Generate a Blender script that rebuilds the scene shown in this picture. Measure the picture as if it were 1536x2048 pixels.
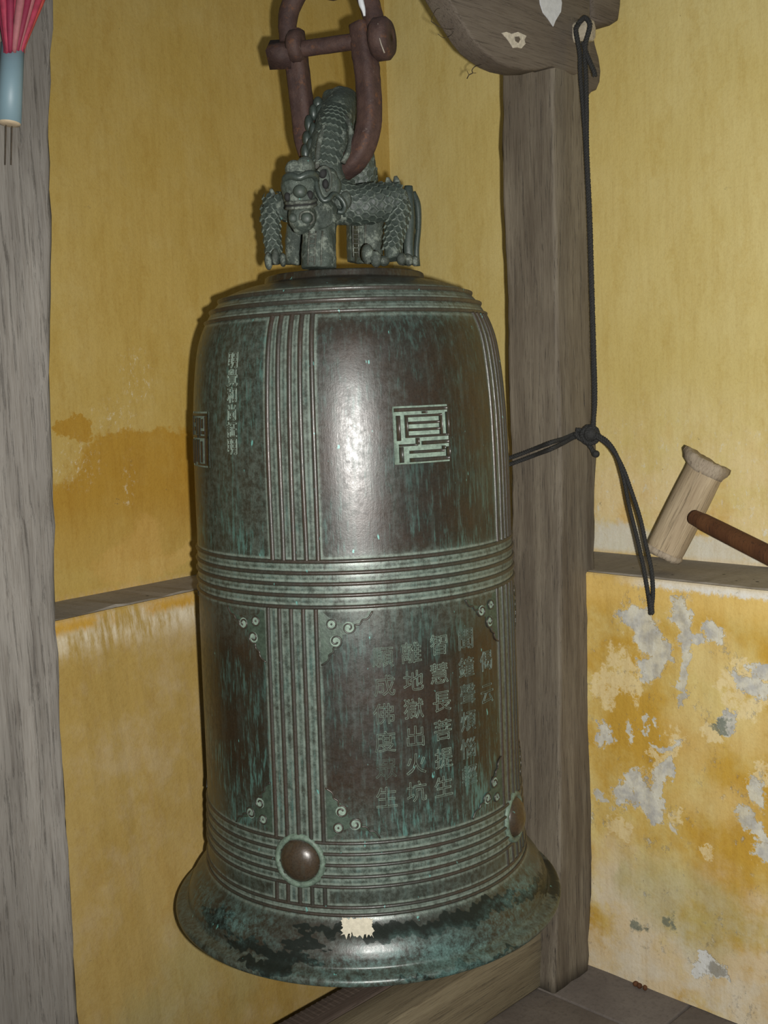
import bpy, bmesh, math, random
import numpy as np
from mathutils import Vector, Matrix
for o in list(bpy.data.objects): bpy.data.objects.remove(o)
random.seed(7); rng = np.random.default_rng(7)
scene = bpy.context.scene; COL = scene.collection
R = math.radians

# ------------------------------------------------------------------ camera
EYE = 1.52; FPX = 2250.0; W_PX, H_PX = 1536, 2048
down = np.array([math.tan(R(2.12)), 1.0, math.tan(R(6.4))]); down /= np.linalg.norm(down)
fw = np.array([0, 0, 1.0]) - down*down[2]; fw /= np.linalg.norm(fw)
rt = np.cross(down, fw)
M = np.array([rt, fw, -down])                 # camera axes (x right, y down, z ahead) -> world
cam_d = bpy.data.cameras.new('camera'); cam = bpy.data.objects.new('camera', cam_d); COL.objects.link(cam)
cam_d.sensor_fit = 'VERTICAL'; cam_d.sensor_height = 36.0; cam_d.lens = 36.0*FPX/H_PX
cam_d.clip_start = .02; cam_d.clip_end = 60
X = M[:, 0]; Yd = M[:, 1]; Z = M[:, 2]
rot = Matrix(((X[0], -Yd[0], -Z[0]), (X[1], -Yd[1], -Z[1]), (X[2], -Yd[2], -Z[2])))
cam.matrix_world = Matrix.Translation((0, 0, EYE)) @ rot.to_4x4()
scene.camera = cam

# ------------------------------------------------------------------ world, lamps, exposure
world = bpy.data.worlds.new('world'); scene.world = world; world.use_nodes = True
bg = world.node_tree.nodes['Background']; bg.inputs[0].default_value = (.80, .92, 1.0, 1); bg.inputs[1].default_value = .20
flash_d = bpy.data.lights.new('camera_flash', 'SPOT'); flash = bpy.data.objects.new('camera_flash', flash_d); COL.objects.link(flash)
flash_d.energy = 285; flash_d.color = (1.0, .985, .95); flash_d.spot_size = R(104); flash_d.spot_blend = 1.0; flash_d.shadow_soft_size = .012
flash.location = (.058, 0, EYE-.028)
aim = Vector((.46, 2.4, 1.18)) - flash.location
flash.rotation_euler = aim.to_track_quat('-Z', 'Y').to_euler()
vs = scene.view_settings; vs.view_transform = 'Standard'; vs.look = 'None'; vs.gamma = 1; vs.use_curve_mapping = False; vs.exposure = 0.0

# ------------------------------------------------------------------ places
BX, BY, BZ = -.0627, 2.326, .4464              # bell axis and lip height
U = np.array([.70091, .71325]); N = np.array([.71325, -.70091])   # along the frame (away), across it (towards the right)
def ray(px, py):
    return M @ np.array([(px-768)/FPX, (py-1024)/FPX, 1.0])
def at(px, py, y):                             # the point seen at a pixel of the photo, at world depth y
    r = ray(px, py); P = r*(y/r[1]); P[2] += EYE; return P
def at_plane(px, py, v, c):                    # ... on the vertical plane v.xy = c
    r = ray(px, py); P = r*(c/(r[:2] @ v)); P[2] += EYE; return P
OB = np.array([BX, BY]) @ N

# ------------------------------------------------------------------ node helpers
def new_mat(name):
    m = bpy.data.materials.new(name); m.use_nodes = True
    nt = m.node_tree; b = nt.nodes['Principled BSDF']
    return m, nt, b
class NT:
    def __init__(s, nt): s.nt = nt
    def n(s, t, **k):
        x = s.nt.nodes.new(t)
        for a, v in k.items(): setattr(x, a, v)
        return x
    def put(s, sock, v):
        if isinstance(v, bpy.types.NodeSocket): s.nt.links.new(v, sock)
        elif v is not None:
            if isinstance(v, (tuple, list)) and len(v) == 3 and sock.type == 'RGBA': v = (*v, 1)
            sock.default_value = v
    def obj(s): return s.n('ShaderNodeTexCoord').outputs['Object']
    def mapping(s, vec, loc=(0,0,0), rot=(0,0,0), scale=(1,1,1), typ='POINT'):
        m = s.n('ShaderNodeMapping', vector_type=typ); s.put(m.inputs[0], vec)
        m.inputs['Location'].default_value = loc; m.inputs['Rotation'].default_value = rot; m.inputs['Scale'].default_value = scale
        return m.outputs[0]
    def noise(s, vec, scale, detail=5, rough=.6, dist=0, out=0):
        t = s.n('ShaderNodeTexNoise'); s.put(t.inputs['Vector'], vec)
        t.inputs['Scale'].default_value = scale; t.inputs['Detail'].default_value = detail
        t.inputs['Roughness'].default_value = rough; t.inputs['Distortion'].default_value = dist
        return t.outputs[out]
    def ramp(s, v, a, b, lo=0., hi=1.):
        m = s.n('ShaderNodeMapRange', interpolation_type='SMOOTHSTEP'); s.put(m.inputs[0], v)
        m.inputs[1].default_value = a; m.inputs[2].default_value = b; m.inputs[3].default_value = lo; m.inputs[4].default_value = hi
        return m.outputs[0]
    def math(s, op, a, b=None, c=None):
        m = s.n('ShaderNodeMath', operation=op)
        s.put(m.inputs[0], a)
        if b is not None: s.put(m.inputs[1], b)
        if c is not None: s.put(m.inputs[2], c)
        return m.outputs[0]
    def vmath(s, op, a, b=None):
        m = s.n('ShaderNodeVectorMath', operation=op); s.put(m.inputs[0], a)
        if b is not None: s.put(m.inputs[1], b)
        return m.outputs['Value'] if op == 'LENGTH' else m.outputs[0]
    def mix(s, f, a, b):
        m = s.n('ShaderNodeMix', data_type='RGBA'); s.put(m.inputs[0], f); s.put(m.inputs[6], a); s.put(m.inputs[7], b)
        return m.outputs[2]
    def mul(s, f, a, b):
        m = s.n('ShaderNodeMix', data_type='RGBA', blend_type='MULTIPLY'); s.put(m.inputs[0], f); s.put(m.inputs[6], a); s.put(m.inputs[7], b)
        return m.outputs[2]
    def bump(s, h, strength, dist, b, prev=None):
        x = s.n('ShaderNodeBump'); x.inputs['Strength'].default_value = strength; x.inputs['Distance'].default_value = dist
        s.put(x.inputs['Height'], h)
        if prev: s.put(x.inputs['Normal'], prev)
        s.nt.links.new(x.outputs[0], b.inputs['Normal']); return x.outputs[0]
    def patches(s, vec, lst, soft=.35):            # union of ragged ellipses (x, z, rx, rz, tilt)
        acc = None
        for (x, z, rx, rz, t) in lst:
            v = s.mapping(vec, (x, 0, z), (0, R(t), 0), (rx, 10, rz), 'TEXTURE')
            d = s.ramp(s.vmath('LENGTH', v), 1+soft*.5, 1-soft*.5)
            acc = d if acc is None else s.math('MAXIMUM', acc, d)
        return acc

# ------------------------------------------------------------------ materials
def wall_mat(name, side):
    m, nt, b = new_mat(name); q = NT(nt); P = q.obj()
    warp = q.vmath('SCALE', q.vmath('SUBTRACT', q.noise(P, 9, 6, .7, out=1), (.5, .5, .5)))
    warp.node.inputs['Scale'].default_value = .15
    fine = q.vmath('SCALE', q.vmath('SUBTRACT', q.noise(P, 55, 4, .7, out=1), (.5, .5, .5)))
    fine.node.inputs['Scale'].default_value = .045
    PW = q.vmath('ADD', q.vmath('ADD', P, warp), fine)
    z = q.n('ShaderNodeSeparateXYZ'); q.put(z.inputs[0], P); x_, z_ = z.outputs[0], z.outputs[2]
    big = q.noise(P, 2.1, 5, .55); med = q.noise(P, 7, 6, .65); tiny = q.noise(P, 130, 4, .75)
    streak = q.noise(q.mapping(P, scale=(70, 70, 7)), 1, 4, .7)
    OC = (.60, .385, .105); OC_L = (.68, .50, .22); OC_D = (.46, .235, .028); CREAM = (.72, .60, .40); WHITE = (.62, .63, .58); GREY = (.40, .40, .385)
    if side == 'left':
        c = q.mix(q.ramp(big, .35, .7), (.455, .315, .082), (.50, .36, .115))
        c = q.mix(q.math('MULTIPLY', q.ramp(med, .45, .75), .5), c, (.52, .40, .155))
        low = q.ramp(z_, 1.06, 1.02)
        pale = q.math('MULTIPLY', low, q.ramp(q.math('ADD', med, q.math('MULTIPLY', q.math('SUBTRACT', streak, .5), .3)), .44, .74))
        c = q.mix(q.math('MULTIPLY', pale, .8), c, (.53, .405, .19))
        c = q.mul(q.math('MULTIPLY', low, .6), c, (.76, .73, .86))
        # damp, darker ochre stain over the ledge, with its own ragged edge
        st = q.patches(PW, [(1.04, 1.25, .30, .15, 8), (1.16, 1.225, .17, .115, 0), (.86, 1.30, .17, .125, 0), (1.206, 1.443, .05, .032, 0), (1.0, 1.36, .20, .075, -5)], .20)
        st = q.math('MULTIPLY', q.math('MULTIPLY', st, q.ramp(med, .2, .55, .6, 1)), q.ramp(z_, 1.10, 1.30, .35, 1))
        c = q.mix(q.math('MULTIPLY', st, .9), c, (.40, .222, .026))
        st2 = q.patches(PW, [(1.10, 1.10, .09, .05, 0), (1.02, 1.14, .05, .07, 0), (.92, 1.10, .12, .03, 0)], .5)
        c = q.mix(q.math('MULTIPLY', st2, .4), c, (.60, .38, .12))
        wh = q.math('MULTIPLY', q.patches(PW, [(1.02, 1.56, .05, .06, 0), (1.09, 1.47, .06, .04, 0), (1.05, 1.30, .02, .06, 0), (1.21, 1.36, .06, .05, 0)], 1.2), q.ramp(q.noise(q.mapping(P, scale=(80, 80, 50)), 1, 7, .82), .53, .64))
        c = q.mix(q.math('MULTIPLY', wh, .7), c, (.66, .62, .48))
        band = q.math('MULTIPLY', q.math('MULTIPLY', q.ramp(z_, .93, 1.0), low), q.ramp(q.math('ADD', streak, q.math('MULTIPLY', med, .5)), .62, .95))
        c = q.mix(band, c, (.70, .62, .46))
        edge = q.math('MULTIPLY', q.math('MULTIPLY', q.ramp(q.math('ADD', z_, q.math('MULTIPLY', streak, .05)), 1.025, 1.045), low), q.ramp(med, .4, .55))
        c = q.mix(edge, c, (.52, .30, .05))
        g = q.patches(PW, [(1.17, .18, .10, .12, 0), (1.3, .10, .12, .08, 0), (1.02, .12, .06, .1, 0)], 1.3)
        c = q.mix(q.math('MULTIPLY', g, .30), c, (.34, .36, .20))
        holes = None
    else:
        c = q.mix(q.ramp(big, .3, .7), (.58, .455, .160), (.64, .525, .225))
        low = q.ramp(z_, 1.06, 1.02)
        up_w = q.math('MULTIPLY', q.ramp(z_, 1.55, 1.15), q.math('SUBTRACT', 1, low))
        c = q.mix(q.math('MULTIPLY', up_w, q.ramp(med, .35, .6)), c, (.70, .56, .30))
        wsp = q.math('MULTIPLY', up_w, q.ramp(q.noise(q.mapping(P, scale=(60, 60, 34)), 1, 5, .75), .56, .66))
        c = q.mix(q.math('MULTIPLY', wsp, .75), c, (.68, .66, .55))
        oc = q.math('MULTIPLY', up_w, q.ramp(q.noise(P, 5, 5, .6), .52, .68))
        c = q.mix(q.math('MULTIPLY', oc, .65), c, (.58, .36, .09))
        c = q.mix(q.math('MULTIPLY', q.patches(PW, [(.80, 1.075, .13, .05, 0), (1.12, 1.07, .2, .035, 0)], .8), .75), c, (.62, .62, .56))
        # lower wall: deep ochre with paler patches, cream towards the floor
        c = q.mix(q.math('MULTIPLY', low, q.ramp(q.noise(P, 4.2, 6, .62), .66, .40)), c, (.50, .30, .045))
        top_l = q.math('MULTIPLY', low, q.ramp(z_, .93, 1.0))
        c = q.mix(q.math('MULTIPLY', top_l, .8), c, (.66, .46, .15))
        foot = q.math('MULTIPLY', q.ramp(q.math('ADD', z_, q.math('MULTIPLY', med, .5)), .68, .44), q.ramp(q.noise(P, 6.5, 6, .65), .34, .54))
        c = q.mix(q.math('MULTIPLY', foot, .9), c, (.63, .51, .33))
        foot2 = q.math('MULTIPLY', q.ramp(z_, .40, .12), q.ramp(q.noise(P, 8, 6, .65), .42, .6))
        c = q.mix(foot2, c, (.63, .55, .41))
        c = q.mix(q.math('MULTIPLY', q.patches(PW, [(1.24, .27, .14, .06, 20), (1.08, .26, .10, .09, 0), (1.2, .20, .1, .08, 0), (.99, .26, .03, .05, 0)], 1.2), .40), c, (.36, .36, .16))
        cre = q.patches(PW, [(.97, .80, .035, .075, 15), (.935, .74, .03, .05, 0), (1.01, .79, .03, .06, -20), (1.30, .79, .055, .06, -35), (1.33, .83, .03, .05, -40),
                             (1.23, .695, .028, .022, -40), (1.112, .62, .022, .075, 25), (1.35, .60, .02, .05, 10), (.97, .396, .036, .034, 0), (1.216, .398, .018, .02, 0), (1.14, .47, .02, .02, 0), (1.07, .60, .03, .012, 30), (1.13, .66, .03, .012, -30)], .22)
        sof = q.math('MULTIPLY', q.patches(PW, [(1.18, .68, .06, .10, 10), (1.24, .52, .10, .05, 0), (1.22, .86, .10, .06, 0), (1.32, .70, .05, .06, 0)], 1.1), low)
        c = q.mix(q.math('MULTIPLY', sof, .5), c, (.66, .50, .22))
        cre = q.math('MULTIPLY', cre, q.ramp(q.noise(P, 48, 5, .75), .36, .50))
        cre_f = q.math('MULTIPLY', cre, .8)
        c = q.mix(cre_f, c, (.70, .57, .31))
        hs = q.patches(PW, [(1.034, .935, .055, .033, 10), (1.065, .895, .04, .035, 0), (1.085, .86, .022, .05, 0), (1.062, .82, .035, .035, -20), (1.149, .955, .03, .035, 0), (1.15, .90, .02, .06, 0),
                               (1.148, .82, .011, .075, 0), (1.19, .90, .035, .012, 15), (1.238, .925, .026, .034, 0), (1.32, .81, .028, .045, -40), (1.36, .865, .05, .02, -30),
                               (1.268, .729, .020, .018, 0), (1.107, .575, .016, .045, 25), (1.10, .53, .018, .05, 0), (1.05, .50, .035, .045, 0), (.99, .49, .03, .03, 0), (1.07, .47, .03, .04, 0), (1.02, .53, .03, .02, 0),
                               (1.13, .435, .02, .012, 30), (1.323, .493, .05, .018, 32), (1.36, .44, .03, .02, 30), (1.0, .65, .012, .03, 0), (1.055, .70, .009, .012, 0), (1.085, .69, .012, .01, 0), (1.05, .665, .008, .016, 0),
                               (1.10, .64, .05, .01, -25), (1.34, .57, .02, .04, 0), (.92, .62, .02, .03, 0), (.93, .46, .03, .012, 30)], .9)
        fleck = q.noise(q.mapping(P, scale=(60, 60, 42)), 1, 6, .8)
        halo = q.math('MULTIPLY', q.math('MULTIPLY', low, q.ramp(q.noise(P, 11, 4, .6), .50, .62)), q.ramp(fleck, .56, .63))
        ring = q.ramp(q.math('ADD', hs, q.math('MULTIPLY', q.math('SUBTRACT', fleck, .5), 1.6)), .16, .40)
        c = q.mix(q.math('MULTIPLY', ring, .55), c, (.66, .52, .27))
        holes = q.ramp(q.math('ADD', hs, q.math('MULTIPLY', q.math('SUBTRACT', fleck, .5), 1.5)), .46, .60)
        holes = q.math('MULTIPLY', q.math('MAXIMUM', holes, q.math('MULTIPLY', halo, .65)), .92)
        c = q.mix(holes, c, q.mix(q.ramp(q.noise(P, 26, 4, .6), .35, .62), (.40, .40, .385), (.60, .585, .50)))
        gh = q.patches(PW, [(1.215, .107, .05, .02, 22), (1.195, .118, .035, .012, 30)], .12)
        c = q.mix(gh, c, (.62, .62, .59))
        c = q.mix(q.patches(PW, [(1.226, .103, .030, .014, 22)], .4), c, (.33, .32, .29))
        c = q.mix(q.math('MULTIPLY', q.patches(PW, [(1.109, .203, .012, .02, 0), (1.022, .148, .016, .016, 0), (1.255, .722, .02, .009, -20)], .8), .85), c, (.15, .17, .13))
        crumb = q.math('MULTIPLY', q.math('MULTIPLY', q.ramp(q.math('ADD', z_, q.math('MULTIPLY', fleck, .05)), 1.038, 1.050), low), q.ramp(x_, .95, 1.12))
        c = q.mix(crumb, c, (.68, .66, .60))
        holes = q.math('MAXIMUM', holes, gh)
    # brushed grain of the limewash, small pits and flyspecks
    run = q.noise(q.mapping(PW, scale=(16, 16, 3)), 1, 5, .65)
    c = q.mul(q.ramp(run, .45, .72, 0, .55), c, (.86, .78, .60))
    c = q.mul(q.ramp(streak, .40, .75, 0, .36), c, (.78, .70, .55))
    c = q.mul(q.ramp(tiny, .45, .7, 0, .28), c, (.72, .66, .58))
    vo = q.n('ShaderNodeTexVoronoi'); q.put(vo.inputs['Vector'], PW); vo.inputs['Scale'].default_value = 13
    sp = q.math('MULTIPLY', q.ramp(vo.outputs['Distance'], .065, .04), q.ramp(big, .5, .58))
    c = q.mix(q.math('MULTIPLY', sp, .7), c, (.10, .08, .05))
    q.put(b.inputs['Base Color'], c); b.inputs['Roughness'].default_value = .92; b.inputs['Specular IOR Level'].default_value = .2
    h = q.math('ADD', q.math('MULTIPLY', med, .8), q.math('MULTIPLY', tiny, .12))
    if holes is not None: h = q.math('SUBTRACT', h, q.math('MULTIPLY', holes, .5))
    q.bump(h, .55, .012, b)
    return m
MAT_WL = wall_mat('limewashed_plaster_left', 'left'); MAT_WR = wall_mat('limewashed_plaster_right', 'right')

def stone_mat(name, a, b_, c_, dots=False, scale=6):
    m, nt, b = new_mat(name); q = NT(nt); P = q.obj()
    n1 = q.noise(P, scale, 6, .65); n2 = q.noise(P, scale*14, 4, .7)
    c = q.mix(q.ramp(n1, .3, .7), a, b_); c = q.mix(q.ramp(n2, .45, .75, 0, .6), c, c_)
    if dots:
        vo = q.n('ShaderNodeTexVoronoi'); q.put(vo.inputs['Vector'], P); vo.inputs['Scale'].default_value = 26
        c = q.mix(q.math('MULTIPLY', q.ramp(vo.outputs['Distance'], .13, .09), q.ramp(n1, .46, .52)), c, (.02, .018, .015))
    q.put(b.inputs['Base Color'], c); b.inputs['Roughness'].default_value = .85; b.inputs['Specular IOR Level'].default_value = .25
    q.bump(q.math('ADD', n1, q.math('MULTIPLY', n2, .2)), .5, .006, b); return m
MAT_LEDGE = stone_mat('grey_cement_ledge', (0.264, 0.232, 0.188), (0.32, 0.284, 0.232), (0.192, 0.168, 0.136), True)
MAT_SLAB = stone_mat('worn_floor_stone', (0.1125, 0.0938, 0.081), (0.15, 0.1275, 0.1087), (0.075, 0.0638, 0.054))
MAT_MORTAR = stone_mat('floor_mortar', (0.15, 0.1312, 0.1087), (0.18, 0.1575, 0.1275), (0.0975, 0.0863, 0.0713))

def wood_mat(name, axis, cols, dark=(.05, .042, .036), crack=.5, pale=None):
    m, nt, b = new_mat(name); q = NT(nt); P = q.obj()
    st = lambda k, l: tuple(l if i == axis else k for i in range(3))
    wv = q.vmath('SCALE', q.vmath('SUBTRACT', q.noise(q.mapping(P, scale=st(6, 2)), 1, 3, out=1), (.5, .5, .5))); wv.node.inputs['Scale'].default_value = .009
    V = q.vmath('ADD', P, wv)
    g1 = q.noise(q.mapping(V, scale=st(190, 5)), 1, 7, .78); g2 = q.noise(q.mapping(V, scale=st(26, 2.2)), 1, 5, .6); big = q.noise(P, 4, 4, .6)
    g3 = q.noise(q.mapping(V, scale=st(330, 16)), 1, 3, .6)
    c = q.mix(q.ramp(g2, .32, .68), cols[0], cols[1]); c = q.mix(q.ramp(big, .45, .7, 0, .7), c, cols[2])
    c = q.mul(q.ramp(g3, .42, .7, 0, .45), c, (.55, .50, .46))
    cr = q.ramp(g1, .56, .68); c = q.mix(q.math('MULTIPLY', cr, crack), c, dark)
    if pale: c = q.mix(q.math('MULTIPLY', q.ramp(g1, .40, .28), .45), c, pale)
    q.put(b.inputs['Base Color'], c); b.inputs['Roughness'].default_value = .78; b.inputs['Specular IOR Level'].default_value = .3
    q.bump(q.math('SUBTRACT', q.math('ADD', q.math('MULTIPLY', g2, .6), q.math('MULTIPLY', g3, .35)), q.math('MULTIPLY', cr, .9)), .6, .004, b)
    return m
MAT_POST = wood_mat('weathered_post_wood', 2, [(0.104, 0.084, 0.0608), (0.188, 0.1596, 0.117), (0.132, 0.1092, 0.0811)], crack=.9, pale=(0.264, 0.2394, 0.1794))
MAT_POST_L = wood_mat('silvery_post_wood', 2, [(0.114, 0.1032, 0.0899), (0.192, 0.177, 0.1554), (0.144, 0.1308, 0.1148)], crack=.22, pale=(0.252, 0.237, 0.2088))
MAT_SILL = wood_mat('sill_wood', 0, [(0.1512, 0.1221, 0.0756), (0.216, 0.1813, 0.1152), (0.18, 0.148, 0.0936)], crack=.30, pale=(0.2448, 0.2146, 0.144))
MAT_PLANK = wood_mat('dark_plank_wood', 0, [(0.072, 0.052, 0.04), (0.112, 0.084, 0.0664), (0.08, 0.064, 0.0496)], crack=.4)
MAT_BRACK = wood_mat('carved_bracket_wood', 0, [(0.108, 0.0861, 0.068), (0.14, 0.1148, 0.0896), (0.16, 0.1353, 0.104)], crack=.12)
MAT_PEG = wood_mat('pale_peg_wood', 1, [(0.357, 0.306, 0.221), (0.442, 0.391, 0.2975), (0.391, 0.34, 0.255)], crack=.1)
MAT_MALLET = wood_mat('mallet_wood', 2, [(0.306, 0.2295, 0.1403), (0.4505, 0.357, 0.2295), (0.357, 0.2805, 0.187)], dark=(0.17, 0.136, 0.0935), crack=.35)
MAT_MEND = wood_mat('frayed_end_grain', 2, [(0.289, 0.2295, 0.1615), (0.391, 0.323, 0.238), (0.34, 0.2805, 0.204)], dark=(0.17, 0.136, 0.0935), crack=.4)
MAT_HANDLE = wood_mat('mallet_handle_wood', 2, [(0.0723, 0.0272, 0.0102), (0.1275, 0.0527, 0.0187), (0.0978, 0.0382, 0.0136)], dark=(0.0255, 0.0102, 0.0051), crack=.5)

def bronze_mat(name, base, base2, pat_amt=1.0, rough=.335, use_attr=True, metal=.10, point=False, spec=.55):
    m, nt, b = new_mat(name); q = NT(nt); P = q.obj()
    n1 = q.noise(P, 7, 5, .6); n2 = q.noise(P, 75, 7, .78); n3 = q.noise(P, 240, 3, .7)
    vst = q.noise(q.mapping(P, scale=(85, 85, 6)), 1, 5, .65); vst2 = q.noise(q.mapping(P, scale=(170, 170, 22)), 1, 4, .7)
    c = q.mix(q.ramp(n1, .32, .66), base, base2)
    c = q.mul(q.ramp(n2, .4, .7, 0, .5), c, (.55, .52, .50))
    PAT = q.mix(q.ramp(n2, .35, .65), (.038, .058, .045), (.125, .165, .135))
    PAT = q.mix(q.ramp(vst, .5, .7, 0, .6), PAT, (.075, .135, .122))
    # faint grey-green bloom everywhere, in runs
    c = q.mul(q.ramp(n3, .42, .66, 0, .6), c, (.55, .55, .55))
    bloom = q.math('MULTIPLY', q.ramp(q.math('ADD', q.math('MULTIPLY', vst, .65), q.math('MULTIPLY', n2, .35)), .46, .70), .42*pat_amt)
    c = q.mix(bloom, c, (.060, .080, .068))
    if use_attr:
        a = q.n('ShaderNodeAttribute', attribute_name='patina').outputs['Fac']
        pa = q.math('MULTIPLY', a, q.ramp(q.math('ADD', q.math('MULTIPLY', n2, .6), q.math('MULTIPLY', vst2, .4)), .30, .62, .25, 1))
        c = q.mix(q.math('MINIMUM', pa, 1.0), c, PAT)
        ed = q.n('ShaderNodeAttribute', attribute_name='edge').outputs['Fac']
        c = q.mix(q.math('MULTIPLY', q.math('MULTIPLY', ed, .85), q.ramp(q.math('ADD', q.math('MULTIPLY', n2, .5), q.math('MULTIPLY', vst, .5)), .32, .60, .15, 1)), c, (.19, .225, .185))
        lo = q.n('ShaderNodeAttribute', attribute_name='verdigris').outputs['Fac']
        vd = q.math('MULTIPLY', lo, q.ramp(q.math('ADD', q.math('MULTIPLY', vst2, .6), q.math('MULTIPLY', n1, .4)), .52, .63))
        c = q.mix(q.math('MULTIPLY', vd, .8), c, (.070, .155, .132))
        so = q.n('ShaderNodeAttribute', attribute_name='soot').outputs['Fac']
        sd = q.math('MULTIPLY', q.ramp(so, .0, .2), q.ramp(q.math('ADD', so, q.math('MULTIPLY', q.math('SUBTRACT', q.math('ADD', q.math('MULTIPLY', n2, .5), q.math('MULTIPLY', n1, .6)), .55), 1.7)), .24, .42))
        c = q.mix(q.math('MULTIPLY', sd, .93), c, (.012, .015, .012))
        gr = q.n('ShaderNodeAttribute', attribute_name='blotch').outputs['Fac']
        gd = q.math('MULTIPLY', gr, q.ramp(q.math('ADD', q.math('MULTIPLY', n1, .35), q.math('MULTIPLY', n2, .65)), .42, .60))
        c = q.mix(q.math('MULTIPLY', gd, .9), c, q.mix(q.ramp(n3, .35, .65), (.045, .085, .075), (.095, .165, .148)))
    if point:
        pt = q.n('ShaderNodeNewGeometry').outputs['Pointiness']
        c = q.mix(q.math('MULTIPLY', q.ramp(pt, .50, .42), q.ramp(n2, .3, .6, .4, 1)), c, (.26, .30, .255))
        c = q.mix(q.math('MULTIPLY', q.ramp(pt, .53, .60), .6), c, (.075, .068, .055))
        c = q.mix(q.math('MULTIPLY', q.ramp(q.noise(P, 34, 7, .8), .50, .62), .62), c, (.24, .27, .222))
    spk = q.ramp(q.noise(q.mapping(P, scale=(95, 95, 38)), 1, 2, .5), .735, .775)
    c = q.mix(q.math('MULTIPLY', spk, .85*pat_amt), c, (.12, .32, .28))
    q.put(b.inputs['Base Color'], c)
    b.inputs['Metallic'].default_value = metal
    ro = q.ramp(n2, .3, .75, rough-.05, rough+.14)
    if use_attr: q.put(b.inputs['Specular IOR Level'], q.math('MULTIPLY', q.math('SUBTRACT', 1.0, q.math('MULTIPLY', sd, .75)), spec))
    q.put(b.inputs['Roughness'], ro)
    if not use_attr: b.inputs['Specular IOR Level'].default_value = spec
    q.bump(q.math('ADD', q.math('MULTIPLY', n2, .6 if point else .25), q.math('ADD', q.math('MULTIPLY', n3, .3), q.math('MULTIPLY', vst2, .4))), .7 if point else .22, .006 if point else .0022, b)
    return m
MAT_BELL = bronze_mat('patinated_bell_bronze', (0.03, 0.019, 0.011), (0.02, 0.019, 0.0133))
MAT_RIDGE = bronze_mat('worn_ridge_bronze', (0.0465, 0.033, 0.023), (0.0341, 0.033, 0.0256), .7, .36, False)
MAT_BOSS = bronze_mat('polished_boss_bronze', (0.0612, 0.0374, 0.0202), (0.0432, 0.0331, 0.0216), .5, .32, False)
MAT_DRAGON = bronze_mat('dragon_bronze', (.030, .040, .032), (.075, .094, .077), .9, .46, False, .05, True, .35)
MAT_SCALE = bronze_mat('dragon_scale_bronze', (.030, .040, .032), (.052, .066, .053), .6, .50, True, .05, False, .4)
MAT_DARKB = bronze_mat('dark_fin_bronze', (.030, .042, .035), (.05, .064, .053), .6, .40, False, .2)

def plain_mat(name, col, rough=.7, var=.25, scale=40, metal=0, bump=.3):
    m, nt, b = new_mat(name); q = NT(nt); P = q.obj(); n = q.noise(P, scale, 5, .65)
    q.put(b.inputs['Base Color'], q.mix(q.ramp(n, .3, .7), tuple(v*(1-var) for v in col), tuple(min(1, v*(1+var)) for v in col)))
    b.inputs['Roughness'].default_value = rough; b.inputs['Metallic'].default_value = metal
    if bump: q.bump(n, bump, .003, b)
    return m
MAT_PATLINE = plain_mat('pale_patina_line', (0.165, 0.22, 0.1725), .7, .3, 120)
MAT_PATFAINT = plain_mat('faint_patina_line', (0.084, 0.1148, 0.0896), .65, .35, 120)
MAT_PATFILL = plain_mat('pale_patina_fill', (0.0945, 0.1326, 0.098), .6, .40, 90)
MAT_PATBED = plain_mat('green_patina_bed', (0.0434, 0.064, 0.0448), .5, .30, 90, .2)
MAT_LABEL = plain_mat('old_paper_remnant', (0.4592, 0.4182, 0.3198), .9, .12, 150)
MAT_ROPE = plain_mat('black_rope_fibre', (.017, .0165, .015), .8, .5, 300)
MAT_TUBE = plain_mat('pale_blue_plastic', (0.144, 0.2175, 0.2475), .5, .04, 12, 0, 0)
MAT_CAP = plain_mat('cream_plug', (0.4125, 0.3225, 0.21), .7, .1, 60)
MAT_PINK = [plain_mat('pink_ribbon', (0.288, 0.024, 0.052), .7, .25, 50), plain_mat('red_ribbon', (0.336, 0.044, 0.036), .7, .15, 50), plain_mat('crimson_ribbon', (0.2, 0.012, 0.04), .7, .15, 50), plain_mat('faded_pink_ribbon', (0.288, 0.096, 0.104), .7, .15, 50)]
MAT_WHITE = plain_mat('white_wash_flake', (0.558, 0.567, 0.576), .8, .08, 80)
MAT_CREAM = plain_mat('cream_splash', (.50, .45, .36), .85, .2, 120)
MAT_ROOT = plain_mat('dry_root', (.05, .036, .022), .9, .3, 100)
MAT_GAP = plain_mat('dark_gap', (.010, .010, .009), .8, .2, 30)

def rust_mat():
    m, nt, b = new_mat('rusted_iron'); q = NT(nt); P = q.obj()
    n1 = q.noise(P, 26, 6, .7); n2 = q.noise(P, 120, 5, .75)
    c = q.mix(q.ramp(n1, .35, .65), (.036, .0185, .015), (.062, .033, .025))
    c = q.mix(q.ramp(q.noise(P, 40, 5, .7), .54, .68, 0, .8), c, (.115, .046, .018))
    c = q.mix(q.ramp(n2, .5, .75, 0, .6), c, (.035, .02, .02))
    c = q.mix(q.ramp(q.noise(P, 70, 4, .7), .64, .74, 0, .5), c, (.15, .12, .10))
    q.put(b.inputs['Base Color'], c); b.inputs['Roughness'].default_value = .72; b.inputs['Specular IOR Level'].default_value = .4
    q.bump(q.math('ADD', n1, q.math('MULTIPLY', n2, .4)), .7, .004, b); return m
MAT_RUST = rust_mat()

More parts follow.
